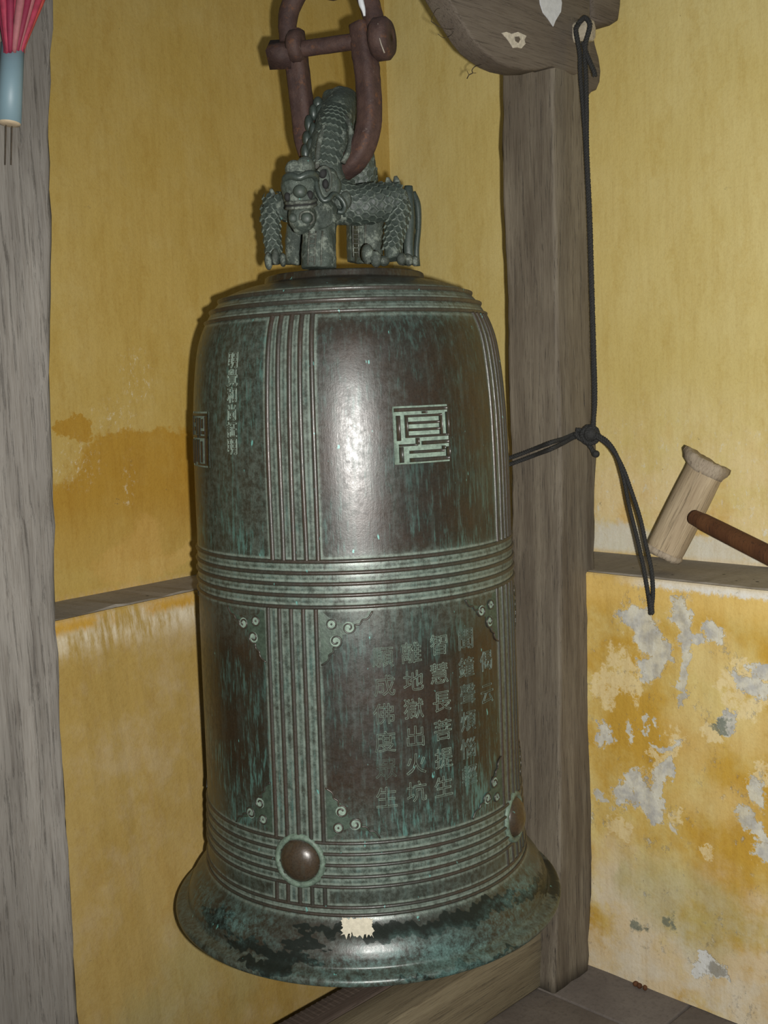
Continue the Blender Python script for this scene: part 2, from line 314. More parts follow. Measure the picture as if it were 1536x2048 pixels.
# ------------------------------------------------------------------ mesh helpers
def mesh_np(name, V, F, smooth=True):
    me = bpy.data.meshes.new(name); me.from_pydata([tuple(map(float, v)) for v in V], [], [tuple(map(int, f)) for f in F])
    me.update()
    if smooth: me.polygons.foreach_set('use_smooth', [True]*len(me.polygons))
    return me
def empty(name, loc, rz=0):
    o = bpy.data.objects.new(name, None); COL.objects.link(o); o.location = loc; o.rotation_euler = (0, 0, rz); o.empty_display_size = .1; return o
def tag(o, label, cat, group=None):
    o['label'] = label; o['category'] = cat
    if group: o['group'] = group
    return o
def wloc(p):                                         # world location / yaw of a (possibly nested) parent
    if p is None: return np.zeros(3), 0.
    l, a = wloc(p.parent); c, s = math.cos(a), math.sin(a); q = p.location
    return l+np.array([c*q[0]-s*q[1], s*q[0]+c*q[1], q[2]]), a+p.rotation_euler[2]
def obj(name, me, mat, parent=None, world=True, label=None, kind=None):
    """links one mesh; vertices given in world space are brought into the parent's space"""
    if not isinstance(me, bpy.types.Mesh): me = mesh_np(name, *me)
    if world and parent is not None:
        l, a = wloc(parent)
        me.transform(Matrix.Rotation(-a, 4, 'Z') @ Matrix.Translation(Vector(-l)))
    if mat is not None:
        for mm in (mat if isinstance(mat, (list, tuple)) else [mat]): me.materials.append(mm)
    o = bpy.data.objects.new(name, me); COL.objects.link(o)
    if parent is not None: o.parent = parent
    if label: o['label'] = label
    if kind: o['kind'] = kind
    return o
def join(*parts):
    V, F, k = [], [], 0
    for v, f in parts:
        V += [tuple(x) for x in v]; F += [tuple(i+k for i in g) for g in f]; k += len(v)
    return V, F
def spline(P, n):                                    # Catmull-Rom through the rows of P (any width)
    P = np.asarray(P, float); m = len(P)
    E = np.vstack([2*P[0]-P[1], P, 2*P[-1]-P[-2]]); out = []
    for t in np.linspace(0, m-1, n):
        i = min(int(t), m-2); f = t-i; a, b, c, d = E[i], E[i+1], E[i+2], E[i+3]
        out.append(.5*((2*b)+(-a+c)*f+(2*a-5*b+4*c-d)*f*f+(-a+3*b-3*c+d)*f**3))
    return np.array(out)
def sweep(P, rad, sides=12, up=(0, 0, 1), flat=1.0, power=2.0, caps=True, jitter=0):
    """tube along the rows of P; rad scalar or per point; flat = second radius / first; power > 2 squares the section"""
    P = np.asarray(P, float); n = len(P); rad = np.broadcast_to(np.asarray(rad, float), (n,))
    flat = np.broadcast_to(np.asarray(flat, float), (n,))
    T = np.gradient(P, axis=0); T /= np.linalg.norm(T, axis=1)[:, None]+1e-12
    u = np.array(up, float); u -= T[0]*(u @ T[0])
    if np.linalg.norm(u) < 1e-3: u = np.array([1., 0, 0])-T[0]*T[0][0]
    u /= np.linalg.norm(u); V, F = [], []
    for i in range(n):
        u = u-T[i]*(u @ T[i]); u /= np.linalg.norm(u); w = np.cross(T[i], u)
        for k in range(sides):
            a = 2*math.pi*k/sides; ca, sa = math.cos(a), math.sin(a)
            s = (abs(ca)**power+abs(sa)**power)**(-1/power)
            r = rad[i]*s*(1+jitter*rng.normal())
            V.append(P[i]+u*ca*r+w*sa*r*flat[i])
    for i in range(n-1):
        for k in range(sides):
            a, b = i*sides+k, i*sides+(k+1) % sides; F.append((a, b, b+sides, a+sides))
    if caps: F.append(tuple(range(sides-1, -1, -1))); F.append(tuple((n-1)*sides+k for k in range(sides)))
    return V, F
def ball(c, r, seg=16, ring=10, axes=None):
    r = np.broadcast_to(np.asarray(r, float), (3,)); V, F = [], []
    A = np.eye(3) if axes is None else np.asarray(axes)
    for i in range(ring+1):
        t = math.pi*i/ring
        for k in range(seg):
            a = 2*math.pi*k/seg
            V.append(np.asarray(c)+A.T @ (r*np.array([math.sin(t)*math.cos(a), math.sin(t)*math.sin(a), math.cos(t)])))
    for i in range(ring):
        for k in range(seg):
            a, b = i*seg+k, i*seg+(k+1) % seg; F.append((a, a+seg, b+seg, b))
    return V, F
def lathe(prof, seg, c=(0, 0, 0)):
    V, F = [], []; n = len(prof)
    for r, z in prof:
        for k in range(seg):
            a = 2*math.pi*k/seg; V.append((c[0]+r*math.cos(a), c[1]+r*math.sin(a), c[2]+z))
    for i in range(n-1):
        for k in range(seg):
            a, b = i*seg+k, i*seg+(k+1) % seg; F.append((a, b, b+seg, a+seg))
    return V, F
def box(x0, x1, y0, y1, z0, z1, bev=.004):
    bm = bmesh.new(); bmesh.ops.create_cube(bm, size=1)
    for v in bm.verts: v.co = ((x0+x1)/2+v.co.x*(x1-x0), (y0+y1)/2+v.co.y*(y1-y0), (z0+z1)/2+v.co.z*(z1-z0))
    if bev: bmesh.ops.bevel(bm, geom=bm.edges[:], offset=bev, segments=2, affect='EDGES', profile=.5)
    V = [tuple(v.co) for v in bm.verts]; F = [tuple(v.index for v in f.verts) for f in bm.faces] if not bm.verts.index_update() else None
    bm.free(); return V, F
def prism(poly, y0, y1, bev=.006):
    """outline poly of (x, z), extruded from y0 to y1, edges rounded"""
    bm = bmesh.new(); vs_ = [bm.verts.new((x, y0, z)) for x, z in poly]; f = bm.faces.new(vs_)
    r = bmesh.ops.extrude_face_region(bm, geom=[f])
    for v in r['geom']:
        if isinstance(v, bmesh.types.BMVert): v.co.y = y1
    bmesh.ops.recalc_face_normals(bm, faces=bm.faces)
    if bev:
        ed = [e for e in bm.edges if abs(e.verts[0].co.y-e.verts[1].co.y) < 1e-6]
        bmesh.ops.bevel(bm, geom=ed, offset=bev, segments=3, affect='EDGES', profile=.5)
    bm.verts.index_update(); V = [tuple(v.co) for v in bm.verts]; F = [tuple(v.index for v in g.verts) for g in bm.faces]; bm.free(); return V, F
def remesh(name, parts, voxel, smooth=2):
    me = mesh_np(name, *join(*parts)); o = bpy.data.objects.new(name, me); COL.objects.link(o)
    md = o.modifiers.new('r', 'REMESH'); md.mode = 'VOXEL'; md.voxel_size = voxel
    if smooth: sm = o.modifiers.new('s', 'SMOOTH'); sm.factor = .5; sm.iterations = smooth
    dg = bpy.context.evaluated_depsgraph_get(); out = bpy.data.meshes.new_from_object(o.evaluated_get(dg))
    bpy.data.objects.remove(o); bpy.data.meshes.remove(me); out.name = name
    from mathutils import noise as mn
    nv_ = len(out.vertices); co = np.empty(nv_*3, np.float32); no = np.empty(nv_*3, np.float32)
    out.vertices.foreach_get('co', co); out.vertices.foreach_get('normal', no); co = co.reshape(-1, 3); no = no.reshape(-1, 3)
    am = np.array([.0018*mn.noise(Vector(c)*38)+.0011*mn.noise(Vector(c)*95) for c in co])
    out.vertices.foreach_set('co', (co+no*am[:, None]).astype(np.float32).ravel()); out.update()
    out.polygons.foreach_set('use_smooth', [True]*len(out.polygons)); return out

# brushed characters: outlines taken from text curves, scaled to unit size
def glyph_mesh(ch):
    cu = bpy.data.curves.new('g', 'FONT'); cu.body = ch; cu.size = 1; cu.resolution_u = 3
    o = bpy.data.objects.new('g', cu); COL.objects.link(o); dg = bpy.context.evaluated_depsgraph_get(); dg.update()
    me = bpy.data.meshes.new_from_object(o.evaluated_get(dg)); bpy.data.objects.remove(o); bpy.data.curves.remove(cu)
    P = np.array([v.co[:2] for v in me.vertices]); cnt = {}
    for p in me.polygons:
        n = len(p.vertices)
        for i in range(n): k = tuple(sorted((p.vertices[i], p.vertices[(i+1) % n]))); cnt[k] = cnt.get(k, 0)+1
    E = [k for k, c in cnt.items() if c == 1]; faces = [tuple(p.vertices) for p in me.polygons]; bpy.data.meshes.remove(me)
    if len(P): c = (P.max(0)+P.min(0))/2; P = (P-c)/max((P.max(0)-P.min(0)).max(), 1e-6)
    return P, E, faces
GLYPHS = {ch: glyph_mesh(ch) for ch in '願成佛度眾生離地獄出火坑智慧長菩提聞鐘聲煩惱輕偈云明覺和尚証'}

# ================================================================== THE ROOM
CX, CY = .058, 3.594                                  # inner corner of the two yellow walls
LEDGE = 1.043
def noisy(xs, amp, seed):
    r_ = np.random.default_rng(seed); a = np.interp(xs, np.linspace(xs[0], xs[-1], 60), r_.normal(size=60)); b = r_.normal(size=len(xs))
    return amp*(a+.5*b)
def wall(name, mat, rz, room, lower, L, seed, trim, batter=0, foot=0):
    """upper leaf at local y = 0, thicker lower leaf at y = room*lower(x), cement ledge between"""
    xs = np.linspace(-.35, L, 120); yl = np.array([lower(x) for x in xs])*room+noisy(xs, .0012, seed)
    top = LEDGE-.004
    rows = []
    for x, y in zip(xs, yl): rows.append([(x, -.22*room, foot), (x, y+batter*(1-foot)*room, foot), (x, y+batter*.5*room, .5), (x, y, top-.004), (x, y-.004*room, top), (x, 0, top), (x, 0, 3.1), (x, -.22*room, 3.1)])
    V = [p for r_ in rows for p in r_]; F = []
    for i in range(len(xs)-1):
        for k in range(8):
            a, b = i*8+k, i*8+(k+1) % 8; F.append((a, b, b+8, a+8) if room > 0 else (a, a+8, b+8, b))
    F.append(tuple(range(7, -1, -1))); F.append(tuple((len(xs)-1)*8+k for k in range(8)))
    w = obj(name, mesh_np(name, V, F, False), mat); w.location = (CX, CY, 0); w.rotation_euler[2] = rz; w['kind'] = 'structure'
    ye = yl+room*(-.004-np.abs(noisy(xs, .003, seed+5)))
    rows = []
    for x, y, h in zip(xs, ye, noisy(xs, .0012, seed+9)): rows.append([(x, -.02*room, top), (x, y-.003*room, top), (x, y, top+.001), (x, y-.006*room, LEDGE+h), (x, -.02*room, LEDGE)])
    V = [p for r_ in rows for p in r_]; F = []
    for i in range(len(xs)-1):
        for k in range(5):
            a, b = i*5+k, i*5+(k+1) % 5; F.append((a, b, b+5, a+5) if room > 0 else (a, a+5, b+5, b))
    t = obj(trim, mesh_np(trim, V, F, False), MAT_LEDGE); t.location = (CX, CY, 0); t.rotation_euler[2] = rz; t['kind'] = 'structure'
    return w
RZ_L = math.atan2(-.7601, -.6498); RZ_R = math.atan2(-.70091, .71325)
wall('wall_left', MAT_WL, RZ_L, 1, lambda x: .1758+(x-1.02)*.0302, 3.6, 11, 'trim_1', .12, -.16)
wall('wall_right', MAT_WR, RZ_R, -1, lambda x: .275, 3.6, 23, 'trim_2')

FR = math.atan2(U[1], U[0])                           # frame yaw: local x runs along the frame, away from the camera; local y to the left
def fpt(x, y, z=0): return np.array([BX+U[0]*x-N[0]*y, BY+U[1]*x-N[1]*y, z])
floor = obj('floor', box(-3.2, 1.3, -2.4, 1.2, -.26, -.16, 0), MAT_MORTAR, None); floor.location = (BX, BY, 0); floor.rotation_euler[2] = FR; floor['kind'] = 'structure'
xs_ = [-3.2, -2.55, -1.98, -1.36, -.70, -.05, .538, 1.0, 1.28]
for i in range(len(xs_)-1):
    ys_ = [-2.4, -1.95, -1.4, -.93, -.365, .15, .55, 1.0, 1.2] if i % 2 else [-2.4, -1.75, -1.2, -.70, -.19, .15, .75, 1.2]
    if xs_[i] > .5: ys_ = [-2.4, -1.8, -1.25, -.80, -.365, .15, .72, 1.2]
    for j in range(len(ys_)-1):
        g = .0025; dz = rng.uniform(-.003, 0)-(.15 if ys_[j] > .1 else 0)
        s = obj('floor_slab', box(xs_[i]+g, xs_[i+1]-g, ys_[j]+g, ys_[j+1]-g, dz-.06, dz, .004), MAT_SLAB, floor, world=False)

# ================================================================== THE TIMBER FRAME
frame = empty('bell_frame', (BX, BY, 0), FR)
tag(frame, 'weathered grey timber bell frame of two square posts with carved bracket', 'frame')
def post(name, tab, y0, w, z1, mat, seed, label):
    r_ = np.random.default_rng(seed); zs = np.arange(0, z1+.001, .04); V, F = [], []
    tz, tx = zip(*tab); sec = []
    h = w/2; b = .006; m_ = 5                                     # section: rounded square with a few points per side
    for k in range(4):
        a = k*math.pi/2; c, s = math.cos(a), math.sin(a)
        for t in (-h+b, -h+b+.005, -h*.4, 0, h*.4, h-b-.005, h-b): sec.append((c*h-s*t, s*h+c*t, k))
    ns = len(sec); ph = r_.uniform(0, 6.28, (4, 3))
    for z in zs:
        cx = np.interp(z, tz, tx)
        for (x, y, k) in sec:
            d = .0018*math.sin(z*5.3+ph[k, 0])+.0014*math.sin(z*13+ph[k, 1])+.0009*r_.normal(); q = 1+d/h
            V.append((cx+x*q, y0+y*q, z))
    for i in range(len(zs)-1):
        for k in range(ns):
            a, b_ = i*ns+k, i*ns+(k+1) % ns; F.append((a, b_, b_+ns, a+ns))
    F.append(tuple(range(ns-1, -1, -1))); F.append(tuple((len(zs)-1)*ns+k for k in range(ns)))
    return obj(name, mesh_np(name, V, F), mat, frame, world=False, label=label)
post('post', [(0, .617), (.05, .621), (.31, .6465), (.57, .663), (1.09, .682), (1.37, .6850), (2.07, .688), (2.3, .690), (2.6, .692)], -.0109, .152, 2.46, MAT_POST, 3, 'brown weathered post with long drying cracks behind the bell')
post('post', [(0, -.827), (.5, -.821), (.845, -.816), (1.2, -.808), (1.44, -.797), (1.79, -.773), (2.12, -.7445), (2.6, -.705)], 0, .152, 2.46, MAT_POST_L, 4, 'silvery grey post nearest the camera')
obj('sill_beam', box(-.75, .555, -.045, .060, 0, .150, .006), MAT_SILL, frame, world=False, label='pale worn sill beam under the bell')
pl = box(-.75, .56, .064, .148, 0, .147, .010)
obj('sill_plank', pl, MAT_PLANK, frame, world=False, label='dark ridged plank laid along the back of the sill')
for i in range(74):                                               # adze ridges across the plank's top
    pass
ridg = join(*[box(-.70+.016*i, -.693+.016*i, .098, .141, .1450, .1474, .0008) for i in range(78)])
obj('adze_ridges', ridg, MAT_PLANK, frame, world=False, kind='stuff')
obj('top_beam', prism([(-1.05, 2.46), (.80, 2.46), (.80, 2.385), (.89, 2.39), (.918, 2.405), (.928, 2.44), (.935, 2.50), (.965, 2.56), (.965, 2.66), (-1.05, 2.66)], -.075, .075, .012), MAT_BRACK, frame, world=False)
brk = [(.05, 2.46), (.10, 2.40), (.17, 2.365), (.235, 2.322), (.275, 2.285), (.318, 2.249), (.345, 2.232), (.376, 2.2225), (.41, 2.2135), (.446, 2.210), (.50, 2.212), (.555, 2.222), (.606, 2.238), (.700, 2.235), (.760, 2.26), (.765, 2.46)]
obj('carved_bracket', prism(brk, -.0905, -.030, .006), MAT_BRACK, frame, world=False, label='carved scroll bracket on the inner side of the post')
brk2 = [(.755, 2.46), (.82, 2.43), (.825, 2.385), (.822, 2.365), (.832, 2.335), (.848, 2.305), (.855, 2.275), (.850, 2.248), (.836, 2.228), (.815, 2.220), (.800, 2.208), (.786, 2.198), (.755, 2.20)]
obj('carved_bracket', prism(brk2, -.060, .0, .006), MAT_BRACK, frame, world=False, label='small lobed bracket on the outer side of the post')
def flat_poly(pts, y, mat, name, label, thick=.0015):             # thin crust on the bracket's face, from photo points
    poly = []
    for px, py in pts:
        P = at_plane(px, py, N, OB-y); poly.append(((P[:2]-np.array([BX, BY])) @ U, P[2]))
    return obj(name, mesh_np(name, *prism(poly, y-thick, y+.001, 0), False), mat, frame, world=False, label=label)
flat_poly([(1078, -14), (1080, 8), (1086, 26), (1096, 38), (1106, 53), (1110, 42), (1121, 24), (1123, 6), (1119, -14)], -.0912, MAT_WHITE, 'whitewash_flake', 'white drip of limewash on the bracket')
flat_poly([(1003, 66), (1012, 64), (1022, 68), (1035, 64), (1052, 72), (1048, 80), (1050, 88), (1042, 97), (1034, 95), (1026, 96), (1020, 86), (1014, 78)], -.0912, MAT_CREAM, 'splash_mark', 'dried cream splash on the bracket')
flat_poly([(1029, 74), (1037, 73), (1040, 79), (1036, 86), (1030, 82)], -.0922, MAT_BRACK, 'splash_mark', 'bare middle of the splash')
PEG = at_plane(1173, 60, N, OB+.115)
c_, s_ = math.cos(FR), math.sin(FR)
px_ = (PEG[:2]-np.array([BX, BY])) @ U
peg = prism([(px_-.022, PEG[2]-.014), (px_-.017, PEG[2]-.025), (px_+.012, PEG[2]-.026), (px_+.021, PEG[2]-.016), (px_+.023, PEG[2]+.006), (px_+.015, PEG[2]+.022), (px_-.010, PEG[2]+.024), (px_-.022, PEG[2]+.012)], -.128, -.05, .005)
obj('peg', peg, MAT_PEG, frame, world=False, label='pale wooden peg that holds the rope')

# ================================================================== THE BELL
bell = empty('bronze_bell', (BX, BY, BZ))
tag(bell, 'large green-patinated bronze temple bell hanging from a rusty shackle', 'bell')
PROF = np.array([(1.7440, .158), (1.7425, .1605), (1.731, .163), (1.7285, .167), (1.722, .2000), (1.7145, .222), (1.7065, .2410), (1.7045, .2475), (1.698, .2535), (1.690, .260), (1.677, .2715), (1.664, .280), (1.6535, .2865), (1.6398, .2925), (1.618, .3005), (1.604, .3045), (1.5455, .3125), (1.5288, .3143), (1.4726, .3186), (1.452, .3196), (1.405, .3212), (1.355, .3225), (1.30, .3232), (1.22, .3238), (1.20, .3250), (1.125, .3265), (1.09, .3270), (1.06, .328), (.93, .3292), (.77, .3304), (.71, .331), (.683, .332), (.60, .336), (.5622, .338), (.547, .3395), (.540, .342), (.532, .3475), (.524, .355), (.515, .364), (.506, .3705), (.495, .3768), (.484, .381), (.4745, .3832), (.4690, .3842), (.4655, .3862), (.4638, .391), (.4626, .399), (.4608, .405), (.4565, .4090), (.451, .4105), (.4464, .4092)])
ZP = np.arange(.4464, 1.7441, .0005); RP = np.interp(ZP, PROF[::-1, 0], PROF[::-1, 1])
def gauss(a, sg):
    k = np.exp(-.5*(np.arange(-3*sg, 3*sg+1)/sg)**2); k /= k.sum(); n = len(k)//2
    return np.convolve(np.concatenate([np.full(n, a[0])+(np.arange(-n, 0))*0, a, np.full(n, a[-1])]), k, 'valid')
_w = np.clip((ZP-.56)/.05, 0, 1)*np.clip((1.675-ZP)/.02, 0, 1); _g = gauss(RP, 34); _s = gauss(RP, 4)
_e = np.clip((1.727-ZP)/.006, 0, 1)*np.clip((ZP-.449)/.003, 0, 1)
RP = _w*_g+(1-_w)*(_e*_s+(1-_e)*RP)
def rad(z): return np.interp(z, ZP, RP)
def nrm(z):                                                       # (radial, vertical) outward normal of the profile
    d = .004; s = (rad(z+d)-rad(z-d))/(2*d); l = np.sqrt(1+s*s); return 1/l, -s/l
def surf(th, z, off=0.):                                          # th in degrees from the side facing the camera, towards the right
    z = np.asarray(z, float); th = np.radians(np.asarray(th, float)); a, b = nrm(z); r = rad(z)+off*a
    return np.stack([BX+r*np.sin(th), BY-r*np.cos(th), z+off*b], -1)
# ridges: horizontal rings (z, radius of the bead) and upright ribs
RINGS = [(1.6955, .0060), (1.6745, .0062), (1.6545, .0052), (1.2090, .0050), (1.1880, .0050), (1.1678, .0050), (1.1470, .0050), (1.1255, .0050), (.6835, .0044), (.6625, .0044), (.6415, .0044), (.6200, .0044), (.6005, .0044), (.5622, .0044), (.5475, .0046)]
BANDS = [-108.5, -18.4, 68.2, 161.6]
UP = [(-7.95+3.97*i) for i in range(5)]; LO = [(-8.45+4.22*i) for i in range(5)]
def tw(z): return np.interp(z, [.55, 1.12, 1.21, 1.65], [-2.6, -2.0, 0, 0])      # the casting's lower bands sit slightly off the upper ones
# --- body
zz = []
for a, b, n in ((1.744, 1.64, 90), (1.64, 1.22, 180), (1.22, 1.115, 90), (1.115, .70, 180), (.70, .535, 130), (.535, .4464, 80)): zz += list(np.linspace(a, b, n, endpoint=False))
zz.append(.4464); zz = np.array(zz); tt = np.concatenate([np.linspace(-108, 108, 700), np.linspace(108, 252, 72)[1:-1]]); nt_ = len(tt)
TH, ZZ = np.meshgrid(tt, zz); r0 = rad(ZZ)
# the surface sinks a little beside the beads and fades into the panels
pat = np.zeros_like(ZZ); edge = np.zeros_like(ZZ); dip = np.zeros_like(ZZ)
for z0, w in RINGS:
    d = np.abs(ZZ-z0); pat = np.maximum(pat, .80*np.exp(-(d/.0125)**1.6)); edge = np.maximum(edge, np.exp(-((d-w*1.25)/.0022)**2)*np.where(ZZ > z0, 1., .55)); dip += np.exp(-(d/.006)**2)*.0004
def dth(t0): return np.abs((TH-t0+180) % 360-180)
ribd = np.full_like(ZZ, 9.)
for bc in BANDS:
    for off in (UP, LO):
        for o_ in off:
            t0 = bc+o_+tw(ZZ)
            inz = ((ZZ < 1.655) & (ZZ > 1.21)) if off is UP else ((ZZ < 1.125) & (ZZ > .545))
            ribd = np.where(inz, np.minimum(ribd, dth(t0)*np.pi/180*r0), ribd)
    inband = dth(bc+tw(ZZ))*np.pi/180*r0 < .052
    pat = np.where(inband & (ZZ > 1.215) & (ZZ < 1.65), np.maximum(pat, .55), pat)
    pat = np.where(inband & (ZZ > .55) & (ZZ < 1.12), np.maximum(pat, .75), pat)
pat = np.maximum(pat, .7*np.exp(-(ribd/.0075)**1.6)); edge = np.maximum(edge, .85*np.exp(-((ribd-.0068)/.0022)**2))
pat = np.where((ZZ > 1.125) & (ZZ < 1.212), np.maximum(pat, .85), pat)
pat = np.where((ZZ > .60) & (ZZ < .684), np.maximum(pat, .85), pat)
pat = np.where((ZZ < .60) & (ZZ > .535), np.maximum(pat, .38), pat)
pat = np.where((ZZ > 1.655) & (ZZ < 1.708), np.maximum(pat, .45), pat)
# corners of the lower panels are green, centre of the upper panels worn to brown
pat = np.where((ZZ < 1.12) & (ZZ > .684), np.maximum(pat, .42*np.clip((ZZ-1.03)/.09, 0, 1)+.45*np.clip((.80-ZZ)/.12, 0, 1)), pat)
mid = (ZZ > 1.215) & (ZZ < 1.65); leftp = (TH > -104) & (TH < -27)
pat = np.where(mid & leftp, np.maximum(pat, .42), pat)
pat = np.where((ZZ < .535) & (ZZ > .47), .22, pat); pat = np.where(ZZ < .475, .55, pat)
ver = np.zeros_like(ZZ); lowp = (ZZ < 1.12) & (ZZ > .69)
ver = np.where(lowp, .35+.65*np.clip((.90-ZZ)/.2, 0, 1), ver); ver = np.where(lowp & leftp, ver+.25, ver)
ver = np.where(mid, .28+.35*leftp+.3*np.clip((1.34-ZZ)/.1, 0, 1), ver)
soot = np.zeros_like(ZZ)
TW = TH+2.6*np.sin(ZZ*230+TH*.31)+1.5*np.sin(ZZ*610-TH*.9)+.8*np.sin(TH*2.3+ZZ*900)
ZW = ZZ+.0045*np.sin(TH*.42)+.0030*np.sin(TH*1.15+1)+.0016*np.sin(TH*2.9+ZZ*200)
def ell(t, z, a, b): return np.clip(1.25-np.sqrt(((TW-t)/a)**2+((ZW-z)/b)**2), 0, 1)
for e in ((-24, .476, 11, .017), (-36, .482, 9, .014), (-17, .508, 4, .026), (-20, .492, 5, .020), (-5, .529, 16, .009), (12, .520, 22, .010), (36, .520, 18, .014), (-30, .4585, 9, .006), (-52, .50, 9, .02), (62, .505, 10, .010), (88, .48, 20, .03), (25, .452, 20, .005)):
    soot = np.maximum(soot, ell(*e))
blo = np.zeros_like(ZZ)
for e in ((16, .488, 20, .028), (44, .49, 16, .03), (-4, .477, 16, .016), (-44, .51, 18, .03), (-66, .50, 18, .04), (12, .453, 40, .010), (30, .475, 24, .02), (60, .52, 16, .02)):
    blo = np.maximum(blo, ell(*e))
rr_ = r0-dip; thr = np.radians(TH)
V = np.stack([rr_*np.sin(thr), -rr_*np.cos(thr), ZZ-BZ], -1).reshape(-1, 3)
nz = len(zz); ii, kk = np.meshgrid(np.arange(nz-1), np.arange(nt_), indexing='ij')
k2 = (kk+1) % nt_; F = np.stack([ii*nt_+kk, (ii+1)*nt_+kk, (ii+1)*nt_+k2, ii*nt_+k2], -1).reshape(-1, 4)
# inside of the wall: lip, then up to a closed crown; and the flat plate on top
inner = [(.36, .4464), (.335, .47), (.30, .56), (.295, 1.2), (.28, 1.5), (.22, 1.66), (.001, 1.69)]
base = len(V); Vi = []
for r_, z_ in inner:
    for t in np.radians(tt): Vi.append((r_*math.sin(t), -r_*math.cos(t), z_-BZ))
Vi = np.array(Vi); nV = len(V); Fi = []
prev = (nz-1)*nt_
for i in range(len(inner)):
    cur = nV+i*nt_
    for k in range(nt_): Fi.append((prev+k, cur+k, cur+(k+1) % nt_, prev+(k+1) % nt_))
    prev = cur
top = list(range(nt_))
Vall = np.vstack([V, Vi]); Fall = np.vstack([F, np.array(Fi)])
me = bpy.data.meshes.new('bell_body'); me.vertices.add(len(Vall)); me.vertices.foreach_set('co', Vall.astype(np.float32).ravel())
me.loops.add(len(Fall)*4+nt_); me.polygons.add(len(Fall)+1)
me.loops.foreach_set('vertex_index', np.concatenate([Fall.ravel(), np.array(top)]).astype(np.int32))
me.polygons.foreach_set('loop_start', np.concatenate([np.arange(len(Fall))*4, [len(Fall)*4]]).astype(np.int32))
me.polygons.foreach_set('use_smooth', [True]*len(Fall)+[False])
me.update(calc_edges=True); me.validate()
for nm, arr in (('patina', pat), ('edge', edge), ('verdigris', np.clip(ver, 0, 1)), ('soot', soot), ('blotch', blo)):
    at_ = me.attributes.new(nm, 'FLOAT', 'POINT'); at_.data.foreach_set('value', np.concatenate([arr.ravel(), np.zeros(len(Vi))]).astype(np.float32))
obj('bell_body', me, MAT_BELL, bell, world=False)
# --- rings
for z0, w in RINGS:
    a, b = nrm(z0); r_ = rad(z0); prof = []
    for t in np.linspace(-1.75, 1.75, 9):
        prof.append((r_+w*math.cos(t)*a-w*.85*math.sin(t)*(-b)*0-w*.25, z0+w*.78*math.sin(t)+w*math.cos(t)*b))
    obj('ridge_ring', lathe(prof[::1], 256, (BX, BY, 0)), MAT_RIDGE, bell)
# --- ribs, one mesh per place in the band, shared by the four bands
def rib_mesh(off, z1, z0, w):
    zs = np.linspace(z1, z0, 44); V, F = [], []
    for z in zs:
        wob = 0.14*math.sin(z*9+off) if z > 1.2 else 0
        for t in np.linspace(-1.6, 1.6, 7):
            V.append(surf(off+tw(z)+wob+math.degrees(w*.95*math.sin(t)/rad(z)), z, w*.9*math.cos(t)-.0010))
    for i in range(len(zs)-1):
        for k in range(6): a = i*7+k; F.append((a, a+1, a+8, a+7))
    V = [(v[0]-BX, v[1]-BY, v[2]-BZ) for v in V]; return mesh_np('rib', V, F)
for offs, z1, z0, w in ((UP, 1.6525, 1.2115, .0052), (LO, 1.1225, .6850, .0046), (LO, .601, .5635, .0046)):
    for o_ in offs:
        me = rib_mesh(o_, z1, z0, w)
        for i, bc in enumerate(BANDS):
            r_ = obj('rib', me if i == 0 else me, None if i else MAT_RIDGE, bell, world=False); r_.rotation_euler[2] = R(bc)
# --- striking bosses on the lower band
def local_frame(th, z):
    c = surf(th, z, 0); a, b = nrm(z); t = math.radians(th)
    n_ = np.array([math.sin(t)*a, -math.cos(t)*a, b]); e = np.array([math.cos(t), math.sin(t), 0]); return c, e, np.cross(n_, e), n_
for bc in BANDS:
    th = bc-2.45; c, e, v, n_ = local_frame(th, .646); V, F = [], []
    prof = [(.0001, .0195), (.010, .0190), (.020, .0170), (.029, .0130), (.036, .0075), (.0405, .0015), (.0415, -.004)]
    def disc(prof, name, mat, par):
        V, F = [], []
        for r_, h in prof:
            for k in range(40):
                a = 2*math.pi*k/40; p = c+e*r_*math.cos(a)+v*r_*math.sin(a)*.98
                q = p-np.array([BX, BY, 0]); ang = math.degrees(math.atan2(q[0], -q[1])); V.append(surf(ang, p[2], h))
        for i in range(len(prof)-1):
            for k in range(40): a, b = i*40+k, i*40+(k+1) % 40; F.append((a, a+40, b+40, b))
        return obj(name, (V, F), mat, par)
    bo = disc(prof, 'striking_boss', MAT_BOSS, bell); bo['label'] = 'round brown striking boss'
    disc([(.0400, -.001), (.0415, .003), (.044, .0052), (.047, .0055), (.050, .0046), (.0525, .001), (.053, -.002)], 'boss_ring', MAT_PATFILL, bo)
